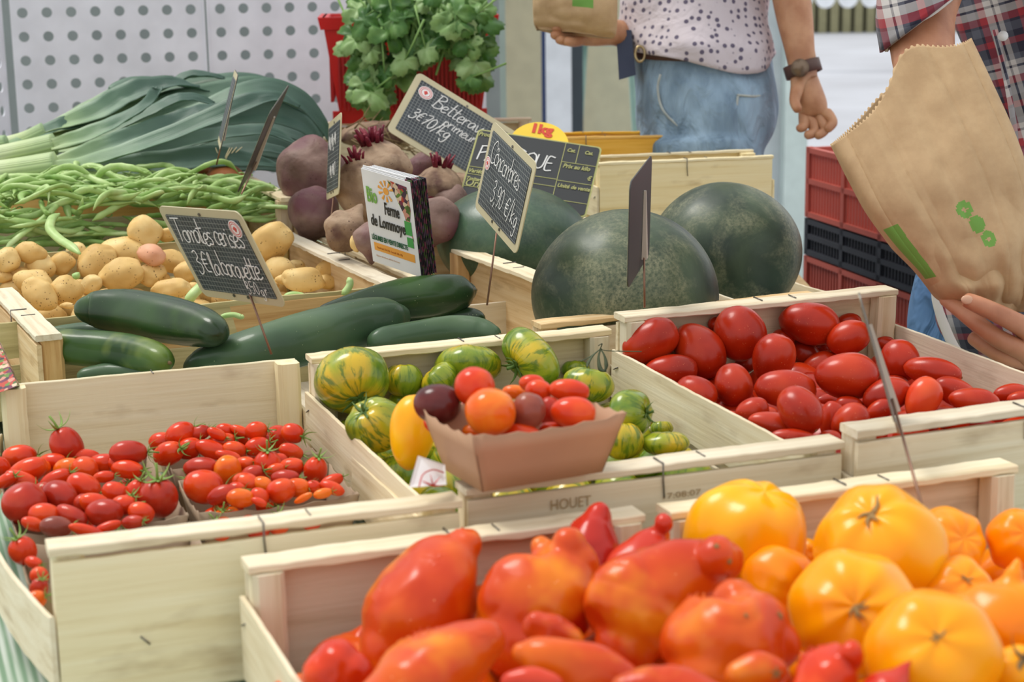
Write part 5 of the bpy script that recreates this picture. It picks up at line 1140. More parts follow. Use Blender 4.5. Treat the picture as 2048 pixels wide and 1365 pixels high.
q = N('pale_paving'); g = q.noise(q.coords((1, 1, 1), False), .8, 4); col = q.ramp(g, [(.35, lin((166, 168, 174))), (.65, lin((180, 183, 190)))])
FL = q.set(color=col, rough=.85)
tag(put('floor', mesh('f', *box((0, 30, -.05), (60, 80, .1)), False, FL)), kind='structure')

# ---------------------------------------------------------------- perforated panels
PERF = plain('white_painted_steel', (236, 238, 246), .5)
def perf(cols, rows, pitch, r, mx0, mx1, th=.003):
    """sheet in the x-z plane with round holes"""
    vs, fs = [], []; n = 16; h = pitch/2
    def cell(cx, cz):
        b = len(vs); sq = []
        for k in range(n):
            a = 2*pi*k/n; c, s = cos(a), sin(a); m = max(abs(c), abs(s)); vs.append((cx+r*c, 0, cz+r*s)); sq.append((cx+h*c/m, 0, cz+h*s/m))
        vs.extend(sq)
        for k in range(n): k2 = (k+1) % n; fs.append((b+k, b+k2, b+n+k2, b+n+k))
    for i in range(cols):
        for j in range(rows): cell(mx0+h+i*pitch, h+j*pitch)
    W_ = mx0+cols*pitch+mx1; Hh = rows*pitch
    for x0, x1 in ((0, mx0), (W_-mx1, W_)):
        b = len(vs); vs.extend([(x0, 0, 0), (x1, 0, 0), (x1, 0, Hh), (x0, 0, Hh)]); fs.append((b, b+1, b+2, b+3))
    return vs, fs, W_
PIT = .0472
A0 = D(44.5, 26, 3.46); ang = radians(13.5)
def panel(label, X0, ang, cols, mx0, mx1, zofs):
    v, f, W_ = perf(cols, 40, PIT, .0103, mx0, mx1)
    m = Matrix.Translation((X0.x, X0.y, zofs)) @ Matrix.Rotation(ang, 4, 'Z')
    o = put('perforated_panel', mesh('panel', v, f, False, PERF), m); s = o.modifiers.new('thickness', 'SOLIDIFY'); s.thickness = .0025; s.offset = 1
    tag(o, label, 'panel'); return m, W_
z0 = A0.z-PIT*30.5; u = V((cos(ang), sin(ang), 0)); 
C0 = V((A0.x, A0.y, 0))-u*(PIT*.5)
m_, W1 = panel('white perforated metal panel behind the leeks at left, with a side return', C0, ang, 8, .0, .004, z0)
m_, W2 = panel('white perforated metal panel behind the red basket, right of the seam', C0+u*(W1+.004), ang, 12, .004, .01, z0)
panel('narrow perforated side panel at the left picture edge, turned towards the viewer', C0-u*.003-V((sin(ang), -cos(ang), 0))*(-PIT*8)*0+V((-.07, -.40, 0)), atan2(.40, .067), 8, 0, .002, z0)
b = C0+V((-sin(ang), cos(ang), 0))*.45
tag(put('wall_back', mesh('w', *box((.40, 0, 1.0), (1.6, .05, 2.0)), False, plain('grey_inner_wall', (150, 158, 154), .8)), Matrix.Translation((b.x-.1, b.y, 0)) @ Matrix.Rotation(ang, 4, 'Z')), kind='structure')
# ---------------------------------------------------------------- facade with glass door
def pbox(name, x0, x1, d, z0, z1, th, mat, kind='structure', parent=None, y=150):
    a, b = D(x0, y, d), D(x1, y, d); return put(name, mesh(name, *box(((a.x+b.x)/2, a.y+th/2, (z0+z1)/2), (b.x-a.x, th, z1-z0)), False, mat), None, parent)
def st(o, **k): tag(o, kind='structure'); return o
WF = plain('white_door_frame', (232, 236, 240), .45); GF = plain('grey_green_frame', (158, 172, 160), .5); DK = plain('dark_frame', (62, 72, 78), .5); NAVY = plain('navy_seal', (50, 66, 110), .5)
gq = N('tinted_glass'); GLASS = gq.set(color=lin((150, 178, 166)), rough=.05, alpha=.18, spec=.5)
st(pbox('wall_left', 700, 986, 6.0, 0, 3, .1, plain('facade_panel', (190, 196, 200), .6)))
st(pbox('trim_1', 986, 1012, 5.95, 0, 3, .14, GF)); st(pbox('wall_inner', 960, 1460, 9.0, 0, 3, .1, plain('tan_inner_wall', (206, 192, 156), .8)))
st(pbox('trim_2', 1084, 1092, 5.9, 0, 3, .1, NAVY)); st(pbox('door_1', 1092, 1143, 5.85, 0, 3, .12, WF)); st(pbox('trim_3', 1143, 1166, 6.0, 0, 3, .1, DK))
st(pbox('window_1', 1012, 1084, 6.05, 0, 3, .01, GLASS)); st(pbox('window_2', 1166, 1420, 6.05, 0, 3, .01, GLASS)); st(pbox('wall_right', 1420, 1600, 6.0, 0, 3, .1, plain('pale_glazed_panel', (214, 222, 224), .35)))
st(pbox('trim_4', 1572, 1618, 5.9, 0, 3, .1, plain('pale_green_post', (214, 230, 224), .3)))
GS = plain('glassy_green_leg', (156, 190, 178), .4)
st_ = tag(empty('stool', D(1215, 260, 6.6)), 'blurred pale stool behind the glass left of the woman', 'stool')
st_.matrix_world = Matrix.Translation((D(1215, 200, 6.6).x, D(1215, 200, 6.6).y, 0))
put('seat', mesh('s', *box((0, 0, .92), (.24, .24, .03)), False, GS), None, st_)
for sx in (-1, 1):
    for sy in (-1, 1): put('leg', mesh('l', *tube([(sx*.09, sy*.09, .91), (sx*.15, sy*.15, 0)], .012, 8), mats=GS), None, st_)
# far fence and scalloped awning
f0 = D(1500, 50, 26); t = tag(empty('fence', (f0.x, f0.y, 0)), 'blurred brownish slatted fence far away at the top right', 'fence')
FB = plain('weathered_fence', (150, 146, 112), .9); FB2 = plain('dark_fence_gap', (96, 96, 76), .9)
vs = [box((.18*i, 0, .75), (.12, .04, 1.5)) for i in range(38)]; put('slats', mesh('s', *merge(vs), False, FB), None, t); put('backing', mesh('s', *box((3.4, .2, .7), (7, .05, 1.4)), False, FB2), None, t)
AW = plain('white_awning', (240, 244, 248), .8)
a0 = D(1560, 8, 18); t = empty('awning', (a0.x, a0.y, a0.z)); tag(t, 'white awning with a scalloped edge far away at the top right', 'awning')
vs = []
for i in range(14):
    L = [V((.235*i+.105*cos(a), 0, -.11*sin(a)+.06)) for a in [pi*k/12 for k in range(13)]]; b = [V((.235*i+.105, .0, .5)), V((.235*i-.105, .0, .5))]
    P = L[::-1]; n = len(P)+2; P = [L[0], *L[1:], b[1], b[0]]; vs.append(([*P, *[p+V((0, .01, 0)) for p in P]], [tuple(range(n)), tuple(range(n, 2*n))[::-1]]+[(k, (k+1) % n, n+(k+1) % n, n+k) for k in range(n)]))
put('scalloped_edge', mesh('s', *merge(vs), False, AW), None, t)

# ---------------------------------------------------------------- red basket and celery
RED = plain('red_plastic', (214, 34, 34), .35); RED2 = plain('dark_red_plastic', (178, 24, 26), .4)
cr_ = crate('riser', 'wooden crate hidden under the red basket', (D(650, 300, 3.1).x, 3.03, .94), 6, .40, .28, He=.20)
bc = D(815, 245, 3.22); m = Matrix.Translation((bc.x, bc.y+.10, .943)) @ Matrix.Rotation(radians(4), 4, 'Z')
t = tag(empty('plastic_basket', m), 'red plastic basket behind the beetroots, overflowing with celery leaves', 'basket')
BW, BD, BH = .315, .21, .195; ft = .82
def wall4(z0, z1, s0, s1, th=.003):
    ps = []
    for (ax_, ay_, bx_, by_) in ((-1, -1, 1, -1), (1, -1, 1, 1), (1, 1, -1, 1), (-1, 1, -1, -1)):
        q0 = [V((ax_*BW/2*s0, ay_*BD/2*s0, z0)), V((bx_*BW/2*s0, by_*BD/2*s0, z0)), V((bx_*BW/2*s1, by_*BD/2*s1, z1)), V((ax_*BW/2*s1, ay_*BD/2*s1, z1))]
        inn = [V((p.x*(1-th*2/BW*1.5), p.y*(1-th*2/BD*1.5), p.z)) for p in q0]
        ps.append((q0+inn, [(0, 1, 2, 3), (7, 6, 5, 4), (0, 4, 5, 1), (1, 5, 6, 2), (2, 6, 7, 3), (3, 7, 4, 0)]))
    return merge(ps)
put('basket_wall', mesh('w', *wall4(0, BH, ft, 1), False, RED), None, t)
put('rim', mesh('r', *wall4(BH-.022, BH, 1.02, 1.05, .012), False, RED), None, t)
put('base', mesh('b', *box((0, 0, .003), (BW*ft, BD*ft, .006)), False, RED), None, t)
vs = []
for i in range(34):
    x = -BW/2*.84+BW*.84*i/33; k = 1-(1-ft)*.55; vs.append(box((x*.98, -BD/2*(ft+.03*5*.6)-.004, .075), (.0035, .006, .10)))
for i in range(20):
    y = -BD/2*.8+BD*.8*i/19; vs.append(box((-BW/2*(.91)-.001, y, .085), (.006, .0035, .09)))
put('ribs', mesh('r', *merge(vs), False, RED2), None, t)
vs = [box((-BW/2*.86, -BD/2*.80, .012), (.018, .012, .022)), box((BW/2*.84, -BD/2*.80, .012), (.018, .012, .022))]; put('foot_tabs', mesh('r', *merge(vs), False, RED), None, t)
CEL = fruit('celery_leaf', [(44, 84, 34), (70, 112, 50), (112, 148, 82)], 26, .45, sss=.08, coat=0, bump=.3, radius=(.01, .02, .005)); CEL2 = fruit('pale_celery_leaf', [(92, 128, 66), (128, 160, 96), (150, 178, 120)], 26, .45, sss=.08, coat=0, bump=.3, radius=(.01, .02, .005)); STK = fruit('celery_stalk', [(110, 150, 76), (140, 176, 100)], 30, .45, sss=.05, coat=0)
def celleaf(seed, s):
    rnd = random.Random(seed); vs = [V((0, 0, 0))]; n = 40; fs = []
    for j, rr in enumerate((.5, 1)):
        for k in range(n):
            a = -pi*.92+2*pi*.92*k/(n-1); R_ = (.45+.55*abs(cos(1.5*a))**.7)*(1 if rr < 1 else 1+.10*(k % 2))*rr*(1-.25*abs(a)/pi)
            p = V((cos(a)*R_, sin(a)*R_*1.05, 0)); p.z = -.30*p.length**2+.13*cos(5*a)*rr+.10*nz(p, 2, seed); vs.append(p*s)
    for k in range(n-1): fs.append((0, 1+k, 2+k)); fs.append((1+k, 1+n+k, 2+n+k, 2+k))
    return vs, fs
regs = [(712, 965, -20, 50, 44), (722, 945, 30, 95, 30), (708, 750, 60, 140, 13), (712, 775, 135, 205, 15), (815, 870, 90, 125, 6), (925, 965, 70, 135, 10), (930, 955, 130, 180, 5), (755, 810, 110, 160, 5)]
rnd = random.Random(5); LA, LB, SK = [], [], []
for x0, x1, y0, y1, n_ in regs:
    for k in range(n_):
        px, py = rnd.uniform(x0, x1), rnd.uniform(y0, y1); P = D(px, py, 3.02+rnd.uniform(-.03, .09)); s = rnd.uniform(.024, .042)
        hang = imdir(90+rnd.gauss(0, 45), rnd.uniform(-.2, .5)); z = (-fwd+up*rnd.uniform(.1, .9)+ri*rnd.gauss(0, .4)).normalized()
        mm = frame(P, z, hang); v, f = celleaf(k+int(x0), s); v = [mm @ q for q in v]; (LB if rnd.random() < .36 else LA).append((v, f))
        if rnd.random() < .5:
            Q = P-hang*.06+up*.02; SK.append(tube([Q, P-hang*.02+up*.006, P], [.0022, .0016, .0010], 6))
for (x0, y0), (x1, y1), r in (((830, 0), (820, 90), .006), ((860, -10), (900, 110), .005), ((790, 20), (735, 160), .0045), ((880, 0), (950, 150), .004), ((745, 60), (728, 190), .004), ((890, 60), (872, 150), .004)):
    SK.append(tube(catmull([D(x0, y0, 3.10), D((x0+x1)/2+8, (y0+y1)/2-14, 3.05), D(x1, y1, 3.04)], 5), [r, r*.8, r*.5], 8))
c = D(835, 60, 3.1); t = tag(empty('celery_bunch', c), 'bunch of celery leaves hanging over the front of the red basket', 'celery')
for nm, L, mt in (('leaves', LA, CEL), ('pale_leaves', LB, CEL2), ('stalks', SK, STK)):
    v, f = merge(L); o = put(nm, mesh(nm, [V(p)-c for p in v], f, mats=mt), None, t)
    if nm != 'stalks': s = o.modifiers.new('thickness', 'SOLIDIFY'); s.thickness = .0006
# dry roots behind the beetroots
vs = []; rnd = random.Random(9)
for k in range(60):
    x = rnd.uniform(690, 830); y = rnd.uniform(246, 300); a = rnd.gauss(0, 25); P = D(x, y, 2.80+rnd.uniform(0, .06)); e_ = imdir(a, .2)
    vs.append(tube([P, P+e_*.02+up*rnd.uniform(-.004, .004), P+e_*.045+up*rnd.uniform(-.01, .01)], [.0016, .0012, .0004], 5))
c = D(760, 272, 2.84); v, f = sphere(lambda t, p: V((sin(t)*cos(p)*.066, sin(t)*sin(p)*.03, cos(t)*.024))*(1+.15*nz((cos(p), sin(p), cos(t)), 2)), 24, 14)
t = tag(put('celeriac_root', mesh('r', v, f, mats=BEETB), Matrix.Translation(c)), 'brown hairy root lying below the red basket behind the beetroots', 'root')
put('root_hairs', mesh('h', *merge([([p-c for p in a], b) for a, b in vs]), mats=DRYC), None, t)
v, f = sphere(lambda t, p: V((sin(t)*cos(p), sin(t)*sin(p), cos(t)*.8))*(.028*(1+.05*nz((cos(p), sin(p), cos(t)), 2))), 24, 14)
on = fruit('onion_skin', [(170, 100, 60), (196, 130, 80)], 30, .5, sss=0)
for px, py, d, lb in ((408, 352, 2.66, 'left'), (450, 356, 2.62, 'right')):
    t = tag(put('onion', mesh('o', v, f, mats=on), Matrix.Translation(D(px, py, d))), 'brown onion behind the bean crate, the %s one of two' % lb, 'onion')
    vs = []
    for k in range(7):
        a = rnd.gauss(0, .5); vs.append(tube([V((0, 0, .020)), V((sin(a)*.012, cos(k)*.004, .032)), V((sin(a)*.026+.004, cos(k)*.006, .046))], [.0016, .0012, .0006], 5))
    put('dry_roots', mesh('r', *merge(vs), mats=plain('straw_root', (214, 200, 160), .8)), None, t)

# ---------------------------------------------------------------- stacked plastic crates at right
def pcrate(label, m, L, Dp, H, mat, slats=True):
    t = tag(empty('plastic_crate', m), label, 'crate', None); fr, gr = [], []
    for z in (.006, H*.52, H-.006):
        for y in (0, Dp): fr.append(box((L/2, y, z), (L, .012, .010)))
        for x in (0, L): fr.append(box((x, Dp/2, z), (.012, Dp, .010)))
    for x in [L*k/4 for k in range(5)]:
        for y in (0, Dp): fr.append(box((x, y, H/2), (.014, .012, H)))
    for y in (Dp*.5,):
        for x in (0, L): fr.append(box((x, y, H/2), (.012, .014, H)))
    put('frame', mesh('f', *merge(fr), False, mat), None, t)
    for k in range(int(L/.012)): gr.append(box((.006+k*.012, 0, H/2), (.0050, .004, H-.01))); gr.append(box((.006+k*.012, Dp, H/2), (.0045, .004, H-.01)))
    for k in range(int(Dp/.012)): gr.append(box((0, .006+k*.012, H/2), (.004, .0045, H-.01))); gr.append(box((L, .006+k*.012, H/2), (.004, .0045, H-.01)))
    put('grille', mesh('g', *merge(gr), False, mat), None, t); put('base', mesh('b', *box((L/2, Dp/2, .004), (L-.01, Dp-.01, .004)), False, mat), None, t)
RC = plain('brick_red_plastic', (196, 92, 76), .5); BC = plain('black_plastic', (48, 50, 58), .5)
a0 = D(1618, 430, 3.35); yw = radians(15.5-90); zt = D(1630, 288, 3.35).z
zz = zt
for k, (h, mt, lb) in enumerate(((.137, RC, 'brick red plastic crate on top of the stack behind the paper bag'), (.073, BC, 'low black plastic crate between two red ones in the stack'), (.14, RC, 'brick red plastic crate right below the black one'), (.14, BC, 'black plastic crate in the lower half of the stack'), (.14, RC, 'brick red plastic crate near the bottom of the stack'), (.18, BC, 'bottom plastic crate of the stack standing on the ground'))):
    if k == 5: h = zz
    zz -= h
    pcrate(lb, Matrix.Translation((a0.x, a0.y, zz)) @ Matrix.Rotation(yw, 4, 'Z'), .60, .40, h-.002, mt)

# ---------------------------------------------------------------- people
def skinmat(name, c1, c2):
    q = N(name); g = q.noise(q.coords((1, 1, 1), False), 30, 3); g2 = q.noise(q.coords((1, 1, 1), False), 300, 2); q.bump(g2, .12, .001)
    return q.set(color=q.ramp(g, [(.35, lin(c1)), (.65, lin(c2))]), rough=.5, sss=.15, sssr=(.02, .008, .004), ssss=1)
SK1 = skinmat('light_skin', (176, 122, 86), (200, 150, 112)); SK2 = skinmat('tanned_skin', (170, 112, 80), (196, 138, 104))
def denim(name, c1, c2):
    q = N(name); v = q.coords((1, 1, .35), False); g = q.noise(v, 14, 4, .6); col = q.ramp(g, [(.32, lin(c1)), (.62, lin(c2))]); q.bump(q.noise(q.coords((1, 1, .6), False), 24, 3, .5, .8), .9, .02); return q.set(color=col, rough=.85)
DEN = denim('light_blue_denim', (98, 122, 142), (156, 182, 202)); DEN2 = denim('blue_denim', (58, 92, 134), (88, 124, 164))
def dotted():
    q = N('dotted_blouse'); v = q.coords((1, 1, 1), False); vo = q.n('TexVoronoi'); vo.inputs['Scale'].default_value = 75; vo.inputs['Randomness'].default_value = .55; q.l(v, vo.inputs['Vector'])
    m = q.ramp(vo.outputs['Distance'], [(.26, (1, 1, 1, 1)), (.34, (0, 0, 0, 1))]); q.bump(q.noise(v, 18, 3, .5, .6), .7, .012)
    return q.set(color=q.mix(m, lin((206, 196, 200)), lin((96, 88, 108))), rough=.85)
def plaid():
    q = N('plaid_flannel'); tcn = q.n('TexCoord'); s = q.n('SeparateXYZ'); mp = q.n('Mapping'); mp.inputs['Rotation'].default_value = (0, .35, .3); q.l(tcn.outputs['Object'], mp.inputs[0]); q.l(mp.outputs[0], s.inputs[0])
    def stripes(ax, k):
        f = q.math('FRACT', q.math('MULTIPLY', s.outputs[ax], k)); W_, K, R_, G_ = lin((222, 216, 210)), lin((26, 28, 48)), lin((176, 40, 46)), lin((96, 100, 112))
        return q.ramp(f, [(0, K), (.16, R_), (.26, K), (.36, G_), (.50, K), (.54, R_), (.66, W_), (.78, K), (.82, W_), (.90, G_)], 'CONSTANT')
    col = q.mix(.5, stripes('X', 13), stripes('Z', 13)); q.bump(q.noise(q.coords((1, 1, 1), False), 12, 3), .5, .01); return q.set(color=q.mix(.35, col, lin((40, 34, 48))), rough=.9, sheen=.1)
BLO, PLA = dotted(), plaid(); WCL = plain('white_flannel', (222, 216, 208), .9); HAIR = plain('brown_hair', (84, 60, 44), .6); SHOE = plain('leather_shoe', (96, 70, 50), .6); LEA = plain('brown_leather', (90, 62, 52), .5)
def finger_chain(pts, edges, root, L):   # L: (point, r)
    k = root
    for P, r in L: pts.append((*P, r)); edges.append((k, len(pts)-1)); k = len(pts)-1
def head(parent, c, face, mat, hair, hl=.12):
    """head with brow, nose, mouth, ears; face = unit direction"""
    f_ = V(face).normalized(); s = V((0, 0, 1)).cross(f_)
    def fn(t, p):
        d = V((sin(t)*cos(p), sin(t)*sin(p), cos(t))); r = .092*(1-.16*max(0, -d.z)**1.5*(1-.4*max(0, d.x))); q = f_*(d.x*r*1.05)+s*(d.y*r*.80)+V((0, 0, d.z*r*1.28))
        q += f_*(.022*exp(-((d.y/.16)**2+((d.z+.12)/.22)**2))*(d.x > 0))-f_*(.008*(exp(-(((abs(d.y)-.34)/.14)**2+((d.z-.08)/.12)**2)))*(d.x > 0))+f_*(.005*exp(-((d.y/.25)**2+((d.z+.5)/.07)**2))*(d.x > 0)); return V(c)+q
    ears = [sphere(lambda t, p, sg=sg: V(c)+s*(sg*.074)+V((0, 0, -.005))+f_*(sin(t)*cos(p)*.016)+s*(sin(t)*sin(p)*.008)+V((0, 0, cos(t)*.028)), 12, 8) for sg in (-1, 1)]
    v, fc = merge([sphere(fn, 40, 30)]+ears); put('head', inv(parent, mesh('head', v, fc, mats=mat)), None, parent)
    ey = [sphere(lambda t, p, sg=sg: V(c)+f_*.080+s*(sg*.030)+V((0, 0, .010))+V((sin(t)*cos(p), sin(t)*sin(p), cos(t)))*.011, 12, 8) for sg in (-1, 1)]
    put('eyes', inv(parent, mesh('eyes', *merge(ey), mats=plain('eye_white', (230, 228, 224), .3))), None, parent)
    hv, hf = sphere(lambda t, p: V(c)-f_*.014+V((0, 0, .012))+f_*(sin(t)*cos(p)*.098)+s*(sin(t)*sin(p)*.088)+V((0, 0, cos(t)*(.125 if t < pi/2 else hl))) if t < pi*.5 or cos(p) < .35 else V(c)+V((0, 0, .05))+f_*.05, 30, 20)
    put('hair', inv(parent, mesh('hair', hv, hf, mats=hair)), None, parent)
# --- the woman in jeans
wc = V((D(1398, 150, 3.0).x, 3.02, 0)); rt = tag(empty('person', wc), 'person in a dotted blouse and light jeans standing behind, holding a paper bag', 'person')
wr = D(1606, 138, 2.90); el = D(1568, -95, 2.93); sh = wc+V((.06, -.15, 1.40)); pa = D(1625, 195, 2.90)
wr2 = D(1222, 62, 2.92); el2 = D(1330, 95, 3.15); sh2 = wc+V((.0, .15, 1.40)); pa2 = D(1178, 62, 2.90)
pts = [(*(wc+V(q)), r) for q, r in (((0, 0, .97), .08), ((0, 0, 1.12), .065), ((.01, 0, 1.30), .075), ((.01, 0, 1.45), .05), ((-.01, 0, 1.52), .05))]
ed = [(0, 1), (1, 2), (2, 3), (3, 4)]
def chain(root, L):
    k = root
    for P, *r in L: pts.append((*P, *r)); ed.append((k, len(pts)-1)); k = len(pts)-1
    return k
chain(2, [(sh, .055), (el, .037), (el.lerp(wr, .6), .033), (wr, .024, .020), (pa, .034, .018)]); pk = len(pts)-1
for (x0, y0), (x1, y1), (x2, y2) in (((1652, 222), (1668, 246), (1650, 262)), ((1638, 234), (1652, 262), (1630, 274)), ((1622, 236), (1630, 266), (1610, 272)), ((1608, 230), (1608, 256), (1594, 258))):
    chain(pk, [(D(x0, y0, 2.895), .0105), (D(x1, y1, 2.885), .0095), (D(x2, y2, 2.875), .008)])
chain(pk-1, [(D(1594, 178, 2.88), .012), (D(1588, 204, 2.865), .0095), (D(1598, 224, 2.855), .008)])
chain(2, [(sh2, .055), (el2, .036), (wr2, .024, .020), (pa2, .030, .017)]); pk = len(pts)-1
for (x0, y0), (x1, y1), (x2, y2) in (((1150, 62), (1122, 62), (1108, 52)), ((1152, 70), (1124, 74), (1104, 68)), ((1158, 78), (1132, 82), (1114, 78)), ((1168, 80), (1146, 84), (1130, 82))):
    chain(pk, [(D(x0, y0, 2.885), .0105), (D(x1, y1, 2.86), .0095), (D(x2, y2, 2.835), .008)])
chain(pk, [(D(1160, 50, 2.87), .0115), (D(1140, 42, 2.84), .0095), (D(1125, 36, 2.825), .008)])
for s in (-1, 1): chain(0, [(wc+V((0, s*.085, .88)), .085), (wc+V((-.01, s*.095, .48)), .055), (wc+V((.02, s*.10, .09)), .036), (wc+V((-.10, s*.10, .035)), .032)])
body = skin('body', pts, ed, 2, SK1); put('body', inv(rt, body), None, rt); head(rt, wc+V((-.03, 0, 1.62)), (-.95, -.3, 0), SK1, HAIR, .16)
def rings_px(L):  # (px, py, half px, depth, ratio of depth radius)
    out = []
    for px, py, h, d, k in L:
        c = D(px, py, d); r = h*d/F; out.append((c, ri*r, -fwd.cross(ri).cross(V((0, 0, 1))) if False else V((0, 1, 0))*(r*k)))
    return out
tb = lambda a, q: 1+.02*sin(3*a+9*q)+.012*sin(7*a-14*q)
# blouse, jeans, belt
L = [(1390, -230, 100, 3.0, 1.3), (1388, -120, 140, 3.0, 1.1), (1386, -20, 144, 3.0, 1.0), (1386, 40, 144, 3.0, 1.05), (1392, 80, 149, 3.0, 1.14), (1400, 100, 148, 3.0, 1.16)]
v, f = loft(smooth_rings(rings_px(L), 6), 48, False, lambda a, q: 1+.03*sin(5*a+6*q)+.02*sin(9*a-10*q)*q)
v = [p+V((0, 0, -.034*exp(-((atan2(p.y-wc.y, p.x-wc.x)+1.05)/.75)**2)*(1 if i >= len(v)-48*4 else 0)*((i-(len(v)-48*4))/(48*4) if i >= len(v)-48*4 else 0))) for i, p in enumerate(v)]
o = put('blouse', inv(rt, mesh('b', v, f, mats=BLO)), None, rt); s = o.modifiers.new('thickness', 'SOLIDIFY'); s.thickness = .003
for a_, b_, r0, r1 in ((sh, el, .068, .058), (sh2, el2, .068, .058)):
    v, f = tube([a_+(a_-b_).normalized()*.02, a_.lerp(b_, .35), a_.lerp(b_, .75)], [r0*.8, r0, r1], 24, caps=False); o = put('sleeve', inv(rt, mesh('s', v, f, mats=BLO)), None, rt); s = o.modifiers.new('thickness', 'SOLIDIFY'); s.thickness = .003
L = [(1400, 84, 132, 3.0, 1.05), (1404, 120, 138, 3.0, 1.05), (1412, 180, 142, 3.0, 1.1), (1413, 235, 140, 3.0, 1.1), (1405, 290, 128, 3.0, 1.15)]
rg = smooth_rings(rings_px(L), 6); J = [loft(rg, 48, True, lambda a, q: 1+.012*sin(4*a+11*q)+.008*sin(9*a-17*q))]
for s in (-1, 1): J.append(tube([wc+V((.0, s*.055, .93)), wc+V((0, s*.075, .80)), wc+V((-.01, s*.095, .48)), wc+V((.01, s*.10, .10))], [.105, .100, .075, .068], 28))
put('jeans', inv(rt, remeshed('jeans', J, .006, DEN, 4)), None, rt)
tk = []
def onbody(px, py, d=3.0, off=.006):
    """project onto the jeans from the side seen"""
    best = None; c_ = D(px, py, d); hw = 141*d/F; cx_ = D(1408, py, d).x; k = max(-1, min(1, (c_.x-cx_)/hw)); return V((c_.x, wc.y-.0+(c_.y-wc.y)*0-sqrt(1-k*k)*hw*1.08-off, c_.z))
for L in ([(1310, 140), (1306, 170), (1316, 210), (1350, 246)], [(1455, 178), (1500, 182), (1546, 176)], [(1456, 180), (1452, 240), (1458, 292)], [(1366, 250), (1364, 300)], [(1350, 246), (1372, 236), (1384, 224)]):
    tk.append(tube(catmull([onbody(x, y) for x, y in L], 6), .0022, 6))
put('seams', inv(rt, mesh('s', *merge(tk), mats=denim('pale_seam', (150, 160, 160), (190, 196, 190)))), None, rt)
rg = rings_px([(1398, 94, 137, 3.0, 1.06), (1400, 114, 138, 3.0, 1.06)]); v, f = loft(rg, 48, False); o = put('belt', inv(rt, mesh('b', v, f, mats=LEA)), None, rt); s = o.modifiers.new('t', 'SOLIDIFY'); s.thickness = .004; s.offset = 1
bq = D(1280, 108, 2.90); v, f = tube([bq+ri*(.008*cos(a))+up*(.013*sin(a)) for a in [2*pi*k/16 for k in range(17)]], .0025, 6, caps=False); put('buckle', inv(rt, mesh('b', v, f, mats=plain('brass', (170, 150, 110), .3, metal=.8))), None, rt)
a = D(1602, 126, 2.90); b = D(1609, 150, 2.90); v, f = tube([a, b], [.029, .029], 24, caps=False); o = put('watch_strap', inv(rt, mesh('w', v, f, mats=LEA)), None, rt); s = o.modifiers.new('t', 'SOLIDIFY'); s.thickness = .002
v, f = tube([D(1604, 132, 2.868), D(1604, 132, 2.862)], .015, 20); v, f = tube([D(1600, 136, 2.871), D(1600, 136, 2.863)], .015, 20); put('watch_face', inv(rt, mesh('w', v, f, mats=plain('watch_face', (130, 110, 90), .3, metal=.4))), None, rt)
v, f = hexa([D(1238, 160, 2.93), D(1272, 150, 2.93), D(1272, 150, 2.96), D(1238, 160, 2.96), D(1232, 60, 2.93), D(1262, 60, 2.93), D(1262, 60, 2.96), D(1232, 60, 2.96)])
put('hip_pouch', inv(rt, mesh('p', v, f, False, plain('dark_blue_pouch', (60, 70, 96), .6))), None, rt)

